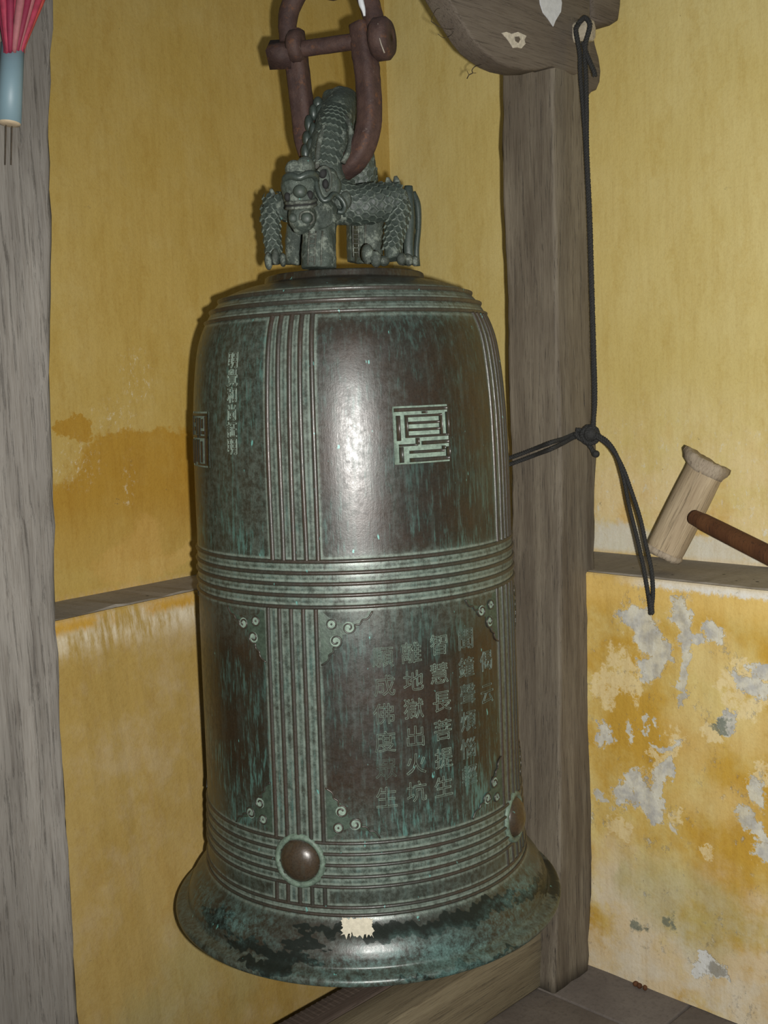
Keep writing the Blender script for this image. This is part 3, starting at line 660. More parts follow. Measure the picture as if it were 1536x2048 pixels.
# --- seal characters: raised square-script strokes on a green bed
def bars(th0, th1, z1, z0, lst, h, inset=0):
    V, F = [], []
    for (u0, u1, v0, v1) in lst:
        n = max(2, int((u1-u0)*10)+2); k0 = len(V); s = len(V)
        for u in np.linspace(u0, u1, n):
            t = th0+(th1-th0)*u
            for v_, hh in ((v0, -.001), (v0+.008, h), (v1-.008, h), (v1, -.001)): V.append(surf(t+(.12 if u == u0 else 0), z1+(z0-z1)*v_, hh))
        for i in range(n-1):
            for k in range(3): a = s+i*4+k; F.append((a, a+1, a+5, a+4))
        F.append((s, s+1, s+2, s+3)); e = s+(n-1)*4; F.append((e+3, e+2, e+1, e))
    return V, F
SEAL1 = [(0, 1, .02, .09), (.50, .60, .09, .135), (.03, .105, .15, .60), (.18, .24, .15, .53), (.83, .885, .14, .53), (.18, .885, .145, .195), (.24, .83, .265, .320), (.24, .83, .385, .440), (.18, 1, .505, .555),
         (.965, 1.02, .12, .55), (.36, .43, .555, .68), (.06, .40, .655, .700), (.47, 1.0, .615, .690), (.06, .14, .70, .985), (.24, .90, .775, .835), (.86, .93, .72, .80), (.24, 1.0, .905, .985), (.94, 1.02, .74, .93)]
SEAL2 = [(0, 1, .02, .075), (.86, 1.0, .07, .98), (0, .09, .07, .43), (.16, .30, .12, .20), (.16, .30, .27, .35), (.38, .47, .10, .42), (.56, .63, .10, .46), (.70, .86, .34, .41), (.70, .77, .12, .30), (.56, 1.0, .43, .48), (.02, .48, .42, .48),
         (.0, .09, .50, .97), (.17, .25, .52, .97), (.33, .41, .50, .93), (.49, .56, .50, .97), (.66, .73, .53, .93), (.49, .9, .94, .985)]
def seal(th0, th1, z1, z0, lst, label):
    bed = bars(th0-.4, th1+.4, z1+.0015, z0-.0015, [(0, 1, 0, 1)], .0008)
    o = obj('seal_character', bars(th0, th1, z1, z0, lst, .0046 if th0 > 0 else .0026), MAT_RIDGE, bell, label=label); obj('seal_bed', bed, MAT_PATLINE, o)
seal(15.6, 35.0, 1.4815, 1.3795, SEAL1, 'square seal-script character on the right panel')
seal(-75.5, -56.2, 1.4825, 1.3775, SEAL2, 'square seal-script character at the left edge')
# --- corner ornaments of the lower panels
def orn(th, z, sx, sz):
    def P(a, b, off): return surf(th+sx*math.degrees(a/.329), z-sz*b, off)
    def tube(pts, r_, n): return sweep([P(a, b, .0016) for a, b in spline(pts, n)], r_, 6)
    def spiral(cx, cy, r1, a0, turns, sgn): return [(cx+r1*(1-.72*t)*math.cos(a0+sgn*6.283*turns*t), cy+r1*(1-.72*t)*math.sin(a0+sgn*6.283*turns*t)) for t in np.linspace(0, 1, 16)]
    s1 = spiral(.0545, .0300, .0125, -.35, 1.25, 1); s2 = spiral(.0300, .0545, .0125, 1.92, 1.25, -1)
    l1 = [(.099, .002), (.092, .013), (.086, .0165), (.080, .017), (.075, .025)]+s1
    l2 = [(.002, .099), (.013, .092), (.0165, .086), (.017, .080), (.025, .075)]+s2
    ring = [(.0235+.0085*math.cos(t), .0235+.0085*math.sin(t)) for t in np.linspace(0, 6.6, 18)]
    lines = join(tube(l1, .0017, 60), tube(l2, .0017, 60), tube(ring, .0015, 24), ball(P(.0235, .0235, .001), .0022, 8, 6))
    o = obj('corner_ornament', lines, MAT_RIDGE, bell)
    poly = [(.002, .002), (.099, .002), (.092, .013), (.080, .018), (.072, .027), (.064, .037), (.053, .042), (.043, .043), (.042, .053), (.037, .064), (.027, .072), (.018, .080), (.013, .092), (.002, .099)]
    V = [P(a, b, .0009) for a, b in poly]+[P(.02, .02, .0011)]; nP = len(poly); obj('ornament_bed', (V, [(i, (i+1) % nP, nP) for i in range(nP)]), MAT_PATBED, o)
    def fill(pts, c): 
        V = [P(a, b, .0013) for a, b in pts]+[P(*c, .0015)]; return V, [(i, (i+1) % len(pts), len(pts)) for i in range(len(pts))]
    circ = lambda cx, cy, r_: [(cx+r_*math.cos(t), cy+r_*math.sin(t)) for t in np.linspace(0, 6.283, 13)[:-1]]
    obj('ornament_inlay', join(fill(circ(.0235, .0235, .008), (.0235, .0235)), fill(circ(.0545, .0300, .0105), (.0545, .03)), fill(circ(.03, .0545, .0105), (.03, .0545))), MAT_PATLINE, o)
for bc in BANDS:
    for sx, e in ((1, 8.45), (-1, -8.45)):
        orn(bc+tw(1.115)+e+sx*.9, 1.1185, sx, 1); orn(bc+tw(.69)+e+sx*.9, .6900, sx, -1)
# --- inscriptions: thin raised outlines of the brushed characters
def inscribe(ch, th, z, size, mat, w, par, narrow=1.0, fill=None):
    P, E, faces = GLYPHS[ch]
    if not len(P): return
    P = P*size*np.array([narrow, 1]); V, F = [], []
    for a, b in E:
        p, q_ = P[a], P[b]; d = q_-p; l = np.linalg.norm(d)
        if l < 1e-7: continue
        d /= l; m_ = np.array([-d[1], d[0]])*w; k = len(V)
        for s in (p-d*w*.4, q_+d*w*.4):
            for off, h in ((m_, .0002), (0*m_, .0011), (-m_, .0002)):
                x = s+off; V.append(surf(th+math.degrees(x[0]/rad(z)), z+x[1], h))
        F += [(k, k+1, k+4, k+3), (k+1, k+2, k+5, k+4)]
    o = obj('inscribed_character', mesh_np('inscribed_character', V, F, False), mat, bell)
    if fill is not None:
        V = [surf(th+math.degrees(p[0]/rad(z)), z+p[1], .0007) for p in P]; obj('stroke_face', mesh_np('stroke_face', V, faces, False), fill, o)
COLS = [('願成佛度眾生', 8.8, 1.030, .768, MAT_PATLINE), ('離地獄出火坑', 18.3, 1.034, .772, MAT_PATLINE), ('智慧長菩提生', 28.2, 1.042, .772, MAT_PATLINE), ('聞鐘聲煩惱輕', 39.0, 1.042, .780, MAT_PATFAINT), ('偈云', 49.0, .990, .925, MAT_PATFAINT)]
for txt, th, za, zb, mt in COLS:
    for i, ch in enumerate(txt):
        z = za+(zb-za)*i/(len(txt)-1)
        inscribe(ch, th+rng.uniform(-.4, .4), z, .0385, MAT_PATFAINT if (mt is MAT_PATFAINT or (txt[0] == '願' and i == 4)) else mt, .00045, bell)
for i, ch in enumerate('明覺和尚証明'):
    z = 1.577+(1.418-1.577)*i/5
    inscribe(ch, -41.8, z, .0285 if i != 1 else .031, MAT_PATLINE, .0006, bell, .92, MAT_RIDGE)
# --- torn paper remnant stuck above the lip
nu, nv = 26, 14; V, F = [], []
jt = rng.normal(size=(nu, 2))*.0016; js = rng.normal(size=(nv, 2))*.25
for j in range(nv):
    for i in range(nu):
        u_, v_ = i/(nu-1), j/(nv-1)
        z = .5430-(.0245+(.0025 if u_ > .7 else 0)*0)*v_+(jt[i, 0]*(1-v_) if j == 0 else 0)+(jt[i, 1]*1.4 if j == nv-1 else 0)
        th = -7.0+9.2*u_+(js[j, 0] if i == 0 else js[j, 1] if i == nu-1 else 0)+(.7 if j == 0 and i == nu-1 else 0)
        V.append(surf(th, z, .0012))
for j in range(nv-1):
    for i in range(nu-1): a = j*nu+i; F.append((a, a+nu, a+nu+1, a+1))
obj('paper_remnant', (V, F), MAT_LABEL, bell, label='torn cream paper remnant stuck above the lip')

# ================================================================== THE DRAGON ON THE CROWN
MPP = BY/FPX
def D(px, py, d=0.): return at(px, py, BY+d)                       # d: metres behind (+) or before (-) the bell's axis
def path(pts, n=24):                                               # rows (px, py, depth, radius in px)
    A = spline([(*D(p[0], p[1], p[2]), p[3]*MPP) for p in pts], n); return A[:, :3], A[:, 3]
def limb(pts, n=24, sides=14, **k): P, r_ = path(pts, n); return sweep(P, r_, sides, **k)
def bl(px, py, d, rx, ry=None, rz=None):
    ry = ry or rx; rz = rz or rx; return ball(D(px, py, d), (rx*MPP, rz*MPP, ry*MPP))
body = []
# the loop: up from the front neck, over, and down behind
body.append(limb([(655, 395, -.070, 40), (652, 340, -.062, 36), (662, 275, -.045, 37), (676, 222, -.010, 35), (692, 215, .035, 34), (708, 270, .075, 32), (722, 340, .090, 31), (724, 420, .092, 34), (722, 525, .092, 28)], 44, 18, up=(1, 0, 0)))
body.append(bl(682, 200, .010, 27, 26)); body.append(bl(660, 200, .0, 18, 20))
# chest columns
body.append(limb([(638, 538, -.100, 37), (638, 490, -.098, 35), (640, 450, -.092, 35), (645, 410, -.080, 36)], 16, 16, flat=.8))
body.append(limb([(738, 528, .055, 34), (738, 480, .050, 36), (735, 430, .040, 38), (720, 400, .0, 34)], 16, 16, flat=.8))
# right shoulder and flank
body.append(limb([(650, 415, -.070, 30), (690, 412, -.066, 36), (735, 410, -.058, 37), (775, 405, -.040, 33), (800, 398, -.020, 24)], 26, 16))
body.append(limb([(792, 392, -.045, 19), (797, 425, -.050, 22), (790, 462, -.058, 19), (784, 492, -.066, 16), (788, 520, -.072, 17)], 22, 14))
# left shoulder and foreleg
body.append(limb([(640, 415, -.070, 32), (600, 412, -.055, 33), (565, 412, -.045, 26), (548, 408, -.040, 20)], 20, 14))
body.append(limb([(550, 402, -.045, 20), (541, 432, -.052, 19), (543, 465, -.058, 16), (547, 498, -.062, 15), (549, 528, -.064, 17)], 22, 14))
# rear legs
body.append(limb([(628, 420, .030, 26), (600, 440, .045, 24), (590, 480, .055, 20), (588, 530, .060, 19)], 20, 12))
body.append(limb([(790, 405, .030, 22), (812, 410, .040, 17), (816, 450, .050, 16), (815, 500, .055, 14), (818, 530, .06, 16)], 20, 12))
body.append(limb([(700, 410, .02, 34), (760, 400, .03, 30), (800, 400, .035, 20)], 14, 12))
dragon = obj('dragon_handle', remesh('dragon_handle', body, .0038, 3), MAT_DRAGON, bell, label='double-bodied cast dragon forming the hanging loop')
def kid(name, parts, mat, label=None): return obj(name, join(*parts) if isinstance(parts, list) else parts, mat, dragon, label=label)
# scales: shield-shaped plates set in staggered rows over a patch swept along a path
def scales(pts, n, rows, a0, a1, size, sides_up=(0, 0, 1), lift=.0006, flat=1.0, flip=False):
    P, r_ = path(pts, n); T = np.gradient(P, axis=0); T /= np.linalg.norm(T, axis=1)[:, None]; V, F = [], []
    u = np.array(sides_up, float)
    for i in range(n):
        u = u-T[i]*(u @ T[i]); u /= np.linalg.norm(u); w = np.cross(T[i], u)
        for j in range(rows):
            a = a0+(a1-a0)*((j+.5*(i % 2))/(rows-1)); ca, sa = math.cos(a), math.sin(a)
            nn = u*ca+w*sa*flat; nn /= np.linalg.norm(nn); c = P[i]+u*ca*r_[i]+w*sa*r_[i]*flat+nn*lift; tdir = -T[i] if flip else T[i]; side = np.cross(nn, tdir)
            s = size*MPP; k = len(V)
            V += [c-tdir*s*.75-nn*.001, c-tdir*s*.25+side*s*.60, c+tdir*s*.35+side*s*.56+nn*.0008, c+tdir*s*.82+nn*.0021, c+tdir*s*.35-side*s*.56+nn*.0008, c-tdir*s*.25-side*s*.60]
            V += [c-tdir*s*.45+nn*.0002, c-tdir*s*.18+side*s*.45+nn*.0010, c+tdir*s*.30+side*s*.43+nn*.0016, c+tdir*s*.62+nn*.0026, c+tdir*s*.30-side*s*.43+nn*.0016, c-tdir*s*.18-side*s*.45+nn*.0010, c+nn*.0006]
            for q_ in range(6): F += [(k+q_, k+(q_+1) % 6, k+6+(q_+1) % 6, k+6+q_), (k+6+q_, k+6+(q_+1) % 6, k+12)]
            F += [(k+2, k+13, k+14, k+3), (k+3, k+14, k+15, k+4)]; V += [c+tdir*s*.35+side*s*.56-nn*.002, c+tdir*s*.82-nn*.002, c+tdir*s*.35-side*s*.56-nn*.002]
    return V, F
sc = [scales([(672, 395, -.070, 37), (705, 411, -.064, 37), (740, 409, -.056, 38), (790, 402, -.034, 33)], 11, 7, 2.75, .45, 12),
      scales([(792, 392, -.045, 20), (797, 425, -.050, 22.5), (790, 462, -.058, 19.5), (784, 496, -.066, 16.5)], 11, 5, 2.9, .3, 10.5, (1, 0, 0)),
      scales([(650, 335, -.064, 38), (661, 275, -.046, 38.5), (672, 240, -.022, 37)], 10, 5, -2.05, -1.05, 11, (1, 0, 0), flip=True),
      scales([(708, 290, .077, 33), (722, 350, .090, 32), (722, 380, .092, 32)], 7, 6, 2.8, .3, 12, (1, 0, 0), flip=True),
      scales([(620, 414, -.062, 33), (575, 412, -.048, 29), (552, 408, -.041, 22)], 8, 6, 2.8, .4, 10.5, flip=True),
      scales([(548, 400, -.046, 21), (541, 432, -.052, 19.5), (543, 465, -.058, 16.5), (547, 500, -.062, 15.5)], 11, 4, 2.7, .4, 10, (1, 0, 0))]
sv, sf = join(*sc); sme = mesh_np('scales', sv, sf, False)
sa = sme.attributes.new('edge', 'FLOAT', 'POINT'); sa.data.foreach_set('value', np.tile(np.array([.2]*2+[.8, .9, .8]+[.2]+[.0]*7+[.5]*3, np.float32), len(sv)//16))
kid('scales', sme, MAT_SCALE)['kind'] = 'stuff'
# raised rims of the loop, mane lumps, back line
for pts in ([(634, 338, -.101, 5), (638, 290, -.094, 5.5), (650, 252, -.077, 5.5), (666, 232, -.060, 5.5), (677, 228, -.055, 5.5)], [(677, 228, -.055, 5.5), (693, 238, -.060, 5.5), (702, 264, -.070, 5.5), (699, 296, -.084, 5.5), (686, 326, -.097, 5)]):
    kid('loop_rim', limb(pts, 26, 8), MAT_DRAGON)
kid('back_ridge', limb([(700, 377, -.075, 5), (735, 377, -.070, 5), (770, 375, -.058, 5), (800, 378, -.04, 4)], 18, 8), MAT_DRAGON)
for px, py, d, a, b in ((611, 305, -.055, 9, 16), (614, 278, -.045, 9, 15), (618, 248, -.035, 9, 17), (627, 225, -.025, 9, 15), (636, 207, -.012, 10, 13), (626, 262, -.05, 8, 16), (622, 292, -.06, 9, 15), (640, 224, -.03, 8, 14)):
    kid('mane_lock', bl(px, py, d, a, b), MAT_DARKB)
for px, py, d, h, w in ((545, 388, -.035, 13, 8), (764, 372, -.05, 12, 9), (778, 366, -.048, 14, 9), (794, 364, -.042, 15, 9), (784, 372, -.02, 12, 8)):
    kid('fin_spike', limb([(px, py+h, d, w), (px-1, py, d, w*.8), (px-3, py-h*.8, d, w*.35)], 8, 8, flat=.6), MAT_DRAGON)
kid('tail_fin', limb([(817, 372, -.012, 8), (817, 392, -.016, 10), (819, 440, -.022, 10), (817, 490, -.028, 10), (820, 530, -.03, 9)], 20, 10, flat=.5, up=(1, 0, 0)), MAT_DARKB)
kid('tail_fin', limb([(826, 385, .008, 6), (835, 410, .004, 7), (837, 450, .0, 6), (833, 500, -.004, 6), (834, 532, -.004, 7)], 20, 8), MAT_DARKB)
# belly plates: upright ribs with rungs
bp = []
for x in (617, 630, 643): bp.append(limb([(x+2, 462, -.130, 1.7), (x, 495, -.135, 1.7), (x-1, 530, -.138, 1.7)], 8, 6))
for k in range(7): bp.append(limb([(617, 468+9*k, -.1325, 1.1), (624, 469+9*k, -.1335, 1.1), (631, 468+9*k, -.1335, 1.1)], 5, 5))
for x in (706, 717, 731): bp.append(limb([(x, 445, .012, 1.7), (x, 480, .014, 1.7), (x+1, 515, .020, 1.7)], 8, 6))
for k in range(7): bp.append(limb([(706, 450+9*k, .013, 1.1), (712, 451+9*k, .012, 1.1), (718, 450+9*k, .012, 1.1)], 5, 5))
kid('belly_plates', bp, MAT_DRAGON)['kind'] = 'stuff'
# claws
for foot in ([(735, 508, -.100, 12, 19), (752, 518, -.104, 11, 16), (768, 522, -.098, 11, 10)], [(803, 518, -.080, 10, 12), (817, 520, -.072, 9, 12), (830, 522, -.06, 8, 10)], [(537, 522, -.090, 8, 17), (551, 514, -.098, 8, 15), (566, 520, -.092, 7, 13)]):
    for px, py, d, a, b in foot: kid('claw', bl(px, py, d, a, b, 12), MAT_DRAGON)
# head
hd = []
hd.append(bl(603, 385, -.125, 36, 42, 40)); hd.append(bl(597, 372, -.150, 33, 30, 30)); hd.append(bl(602, 398, -.158, 28, 17, 28))
hd.append(bl(604, 434, -.150, 27, 28, 26)); hd.append(bl(600, 455, -.146, 14, 14, 14))
hd.append(bl(650, 372, -.105, 30, 34, 30)); hd.append(bl(655, 355, -.115, 20, 20, 20)); hd.append(limb([(610, 410, -.120, 34), (640, 430, -.105, 36), (650, 450, -.098, 34)], 10, 14))
head = obj('dragon_head', remesh('dragon_head', hd, .0030, 2), MAT_DRAGON, dragon, label='snub dragon head with curled whiskers')
def hk(name, parts, mat): return kid(name, parts, mat)
for x, y, a, b in ((588, 339, 17, 17), (611, 334, 18, 19), (600, 345, 22, 12)): hk('forehead_knob', bl(x, y, -.150, a, b, 17), MAT_DRAGON)
hk('brow', limb([(568, 368, -.160, 4), (571, 357, -.168, 7), (582, 352, -.178, 7), (598, 356, -.186, 6), (614, 349, -.182, 7), (628, 350, -.172, 7), (634, 362, -.158, 5)], 18, 10), MAT_DARKB)
hk('snout_knob', bl(600, 383, -.186, 13, 12, 10), MAT_SCALE)
for x, y, d, r_ in ((575, 394, -.176, 6), (620, 390, -.178, 6)): hk('nostril', bl(x, y, d, r_, r_+2, 6), MAT_GAP)
for y, m_, r_ in ((405, MAT_DRAGON, 3.6), (410.5, MAT_GAP, 2.2), (415, MAT_DRAGON, 3.2)): hk('lip', limb([(572, y+2, -.170, r_), (588, y+1, -.184, r_), (604, y, -.187, r_), (622, y-2, -.180, r_), (632, y-6, -.164, r_)], 16, 8), m_)
for x, y, d, r_ in ((586, 436, -.173, 8.5), (613, 436, -.176, 10)): hk('chin_whorl', bl(x, y, d, r_, r_, 5), MAT_SCALE)
hk('chin_whorl', limb([(600, 440, -.178, 2.2), (602, 428, -.180, 2.2), (613, 423, -.181, 2.2), (625, 428, -.178, 2.2), (627, 440, -.174, 2.2), (620, 449, -.176, 2.2)], 16, 6), MAT_DRAGON)
hk('whisker', limb([(634, 345, -.150, 5), (633, 366, -.160, 5), (637, 384, -.165, 5), (647, 401, -.166, 5), (659, 397, -.164, 5), (666, 389, -.156, 5), (675, 391, -.150, 5), (686, 402, -.146, 5), (690, 414, -.144, 5), (685, 424, -.146, 5), (675, 423, -.148, 5)], 50, 10), MAT_DARKB)
for x, y, d, r_, q in ((645, 346, -.140, 8, 10), (651, 368, -.140, 6, 9)): hk('eye_socket', bl(x, y, d, r_, q, 6), MAT_GAP)
hk('eye_rim', limb([(634, 352, -.140, 3), (640, 338, -.146, 3.4), (654, 336, -.144, 3.4), (661, 352, -.140, 3.2), (660, 374, -.138, 3), (652, 382, -.140, 3)], 20, 8), MAT_DRAGON)
hk('ear', bl(691, 400, -.105, 12, 17, 10), MAT_DRAGON); hk('ear', bl(668, 372, -.115, 14, 20, 12), MAT_SCALE)

# ================================================================== SHACKLES
def tube_thing(name, loc, label, cat):
    o = empty(name, loc); tag(o, label, cat); return o
sh = tube_thing('lower_shackle', D(690, 335, -.01), 'rusty U-shaped shackle threaded through the dragon loop of the bell', 'shackle')
lowU = [(588, 62, -.012, 17), (591, 100, -.012, 19), (599, 170, -.004, 19.5), (607, 235, .004, 19.5), (613, 285, .006, 19.5), (630, 322, .002, 19.5), (660, 338, -.024, 19.5), (690, 335, -.054, 20), (718, 308, -.075, 20), (735, 265, -.082, 20), (739, 215, -.082, 20), (735, 150, -.080, 20), (728, 95, -.076, 20.5), (722, 48, -.073, 19)]
obj('bow', limb(lowU, 72, 20, up=(.45, 1, 0), power=6, jitter=.014), MAT_RUST, sh)
obj('pin', limb([(556, 108, -.018, 15), (600, 99, -.028, 15), (660, 90, -.05, 15), (715, 82, -.07, 15), (770, 74, -.088, 15)], 18, 14, jitter=.012), MAT_RUST, sh)
P0 = D(540, 110, -.014); P1 = D(583, 108, -.024)
obj('nut', sweep([P0, P1], [.0285, .0285], 4, power=2, up=(.1, 0, 1)), MAT_RUST, sh, label='square rusty nut')
us = tube_thing('upper_shackle', D(660, -60, -.03), 'rusty inverted shackle whose eyes take the pin above the bell', 'shackle')
upU = [(577, 84, -.022, 17), (575, 50, -.02, 18), (580, 18, -.018, 19), (600, -22, -.02, 20), (632, -52, -.028, 21), (668, -62, -.04, 21), (704, -50, -.055, 21), (728, -20, -.065, 21), (742, 18, -.072, 20), (752, 60, -.085, 19)]
obj('bow', limb(upU, 54, 14, up=(0, 1, 0), jitter=.012), MAT_RUST, us)
def eye(px, py, d, rx, ry, t, par):
    c = D(px, py, d); ax = D(755, 78, -.085)-D(560, 105, -.02); ax /= np.linalg.norm(ax)
    v = np.array([0, 0, 1.])-ax*ax[2]; v /= np.linalg.norm(v); w = np.cross(ax, v)
    V, F = [], []; prof = [(.01, -t*1.1), (.80, -t), (1, -t*.55), (1, t*.55), (.80, t), (.01, t*1.15)]
    for k in range(28):
        a = 2*math.pi*k/28
        for s, h in prof: V.append(c+(w*math.cos(a)*rx+v*math.sin(a)*ry)*s*MPP+ax*h)
    for k in range(28):
        for j in range(6): a, b = k*6+j, k*6+(j+1) % 6; c2 = ((k+1) % 28)*6; F.append((a, b, c2+(j+1) % 6, c2+j))
    return obj('eye', (V, F), MAT_RUST, par)
eye(764, 78, -.092, 40, 38, .019, us); eye(592, 92, -.030, 27, 30, .014, us)
ec = D(766, 78, -.092); obj('weld_seam', limb([(756, 47, -.128, 1.1), (757, 62, -.131, 1.1), (761, 84, -.131, 1.1), (769, 106, -.127, 1.4)], 12, 6), MAT_LEDGE, us)
obj('paint_drip', limb([(720, -8, -.088, 5), (723, 8, -.091, 5.5), (727, 20, -.092, 4), (729, 32, -.094, 2)], 12, 8), MAT_WHITE, us, label='white paint drip')
lk = tube_thing('hook_link', D(664, -120, -.03), 'rusty iron link hanging from the top beam into the upper shackle', 'link')
ringp = []
cR = D(664, -62, -.04)
RA = 0.098
zc = cR[2]+RA-.075+.02
for k in range(41):
    a = 2*math.pi*k/40; ringp.append((cR[0]+.045*math.cos(a), cR[1], cR[2]+.062+.105*math.sin(a)))
obj('ring', sweep(ringp, .016, 12, up=(0, 1, 0), caps=False), MAT_RUST, lk)

# ================================================================== ROPE
rope = empty('rope', at_plane(1170, 60, N, OB+.10)); tag(rope, 'black twisted rope hanging from the peg and knotted round the post', 'rope')
def strand(pts, n, r_, twist=330., k=3):
    P = spline(pts, n); T = np.gradient(P, axis=0); L = np.concatenate([[0], np.cumsum(np.linalg.norm(np.diff(P, axis=0), axis=1))]); T /= np.linalg.norm(T, axis=1)[:, None]
    u = np.array([.3, .2, .9]); u -= T[0]*(u @ T[0]); u /= np.linalg.norm(u); fr = []
    for i in range(n): u = u-T[i]*(u @ T[i]); u /= np.linalg.norm(u); fr.append((u.copy(), np.cross(T[i], u)))
    out = []
    for j in range(k):
        Q = [P[i]+(fr[i][0]*math.cos(L[i]*twist+6.283*j/k)+fr[i][1]*math.sin(L[i]*twist+6.283*j/k))*r_*.52 for i in range(n)]
        out.append(sweep(Q, r_*.58, 6))
    return join(*out)
FACE = OB+.0109+.076
def rp(px, py, off=.008, side=0):
    P = at_plane(px, py, N, FACE+off)
    return P if P[:2] @ U < 2.285 else at_plane(px, py, U, 2.285)
RR = .0056
obj('rope_length', strand([rp(1158, 46, .04), rp(1152, 60, .03), rp(1156, 84, .026), rp(1160, 110, .022), rp(1161, 150, .012), rp(1166, 210, .010), rp(1172, 300), rp(1178, 430), rp(1182, 560), rp(1186, 700), rp(1188, 790), rp(1187, 866)], 420, RR), MAT_ROPE, rope)
obj('rope_length', strand([rp(1158, 46, .05), rp(1170, 36, .05), rp(1180, 50, .05), rp(1172, 84, .040), rp(1170, 110, .030), rp(1172, 150, .020), rp(1173, 200, .016), rp(1174, 300, .014), rp(1180, 430, .012), rp(1184, 560, .012), rp(1188, 700, .012), rp(1190, 800, .012), rp(1184, 866, .012)], 420, RR), MAT_ROPE, rope)
obj('rope_length', strand([rp(1166, 84, .040), rp(1172, 104, .030), rp(1180, 124, .006), rp(1188, 142, -.02), rp(1190, 152, -.06)], 90, RR), MAT_ROPE, rope)
LEFTP = (np.array([BX, BY])+U*(.684-.076-.008)) @ U                # plane of the post's left face
def lp(px, py, off=0): return at_plane(px, py, U, LEFTP-off)
cornerA = lambda py: rp(1098, py, .006)
for dy, s in ((0, .006), (13, .010)):
    obj('rope_length', strand([rp(1180, 866+dy*.4, .014), rp(1150, 868+dy*.5, s), rp(1125, 878+dy*.7, s), rp(1100, 886+dy, s), lp(1070, 897+dy, .002), lp(1030, 912+dy, .002), lp(1006, 920+dy, .002), lp(1000, 921+dy, -.04)], 190, RR*.92), MAT_ROPE, rope)
kn = []
for i in range(6):
    a = i*1.05; c = rp(1180+4*math.cos(a), 868+5*math.sin(a), .020)
    ax1 = np.array([math.cos(a*1.7), .3, math.sin(a*1.7)]); ax1 /= np.linalg.norm(ax1); ax2 = np.cross(ax1, [.2, 1, .1]); ax2 /= np.linalg.norm(ax2)
    kn.append(strand([c+(ax1*math.cos(t)+ax2*math.sin(t))*(.015+.003*math.sin(i)) for t in np.linspace(0, 6.4, 14)], 60, RR))
kn.append(strand([rp(1150, 866, .018), rp(1158, 876, .022), rp(1172, 884, .024), rp(1184, 898, .022), rp(1190, 912, .018)], 50, RR)); kn.append(strand([rp(1152, 860, .018), rp(1165, 862, .03), rp(1182, 876, .026), rp(1196, 872, .02)], 50, RR))
kn.append(ball(rp(1192, 908, .016), .009)); kn.append(ball(rp(1181, 868, .016), .018))
obj('knot', join(*kn), MAT_ROPE, rope)
obj('rope_end', strand([rp(1192, 868, .02), rp(1214, 882, .022), rp(1232, 908, .022), rp(1246, 950, .022), rp(1258, 1010, .022), rp(1274, 1075, .022), rp(1286, 1130, .022), rp(1296, 1185, .022), rp(1302, 1226, .022)], 200, RR*.88), MAT_ROPE, rope)
obj('rope_end', strand([rp(1192, 872, .025), rp(1222, 896, .028), rp(1244, 932, .028), rp(1262, 980, .028), rp(1280, 1035, .028), rp(1292, 1090, .028), rp(1303, 1140, .028), rp(1306, 1185, .028), rp(1302, 1226, .024)], 200, RR*.88), MAT_ROPE, rope)
obj('rope_end', strand([rp(1300, 1190, .024), rp(1302, 1210, .024), rp(1303, 1228, .024)], 20, RR*1.25), MAT_ROPE, rope)

# ================================================================== MALLET on the ledge
SM = 2.425
mal = empty('mallet', at_plane(1345, 1130, U, SM-.04)); tag(mal, 'pale wooden mallet with dark handle leaning on the right-hand wall ledge', 'mallet')
A = at_plane(1326, 1110, U, SM-.03); B = at_plane(1416, 930, U, SM+.03); ax = B-A; ln = np.linalg.norm(ax); ax /= ln
e1 = np.array([U[0], U[1], 0.]); e1 -= ax*(e1 @ ax); e1 /= np.linalg.norm(e1); e2 = np.cross(ax, e1)
def headmesh(rows, sides=48, frayed=None, seed=0):
    r_ = np.random.default_rng(seed); ph = r_.normal(size=sides); V, F = [], []
    for t, q, fz in rows:
        for k in range(sides):
            a = 2*math.pi*k/sides; f_ = 1+.012*math.sin(3*a+1)+.018*math.sin(2*a)+fz*ph[k]
            V.append((q*f_*math.cos(a), q*f_*math.sin(a), t+fz*.05*ph[(k*7) % sides]))
    n = len(rows)
    for i in range(n-1):
        for k in range(sides): a, b = i*sides+k, i*sides+(k+1) % sides; F.append((a, b, b+sides, a+sides))
    F.append(tuple(range(sides-1, -1, -1))); F.append(tuple((n-1)*sides+k for k in range(sides))); return V, F
MR = .0465
Mx = Matrix((Vector(e1), Vector(e2), Vector(ax))).transposed().to_4x4()
def put(o, P):
    l, a = wloc(o.parent); o.matrix_local = Matrix.Translation(Vector(P-l)) @ Mx
hd_ = obj('mallet_head', headmesh([(-.004, MR*.80, 0), (.004, MR*.93, .01), (.02, MR*.98, .004), (.06, MR, .003), (.12, MR*1.005, .003), (.17, MR, .003), (ln-.028, MR*.98, .004), (ln-.012, MR*1.0, .006), (ln, MR*.96, .01)], 48, seed=2), MAT_MALLET, mal, world=False); put(hd_, A)
lipm = headmesh([(-.022, MR*.99, .004), (-.014, MR*1.03, .01), (.0, MR*1.16, .05), (.010, MR*1.12, .05), (.013, MR*.95, .02), (.010, MR*.5, .01)], 48, seed=5)
V = []
for x, y, z in lipm[0]:
    k = max(0, (-y*0+(-x*.2) + (1 if False else 0)))
    V.append((x, y, z))
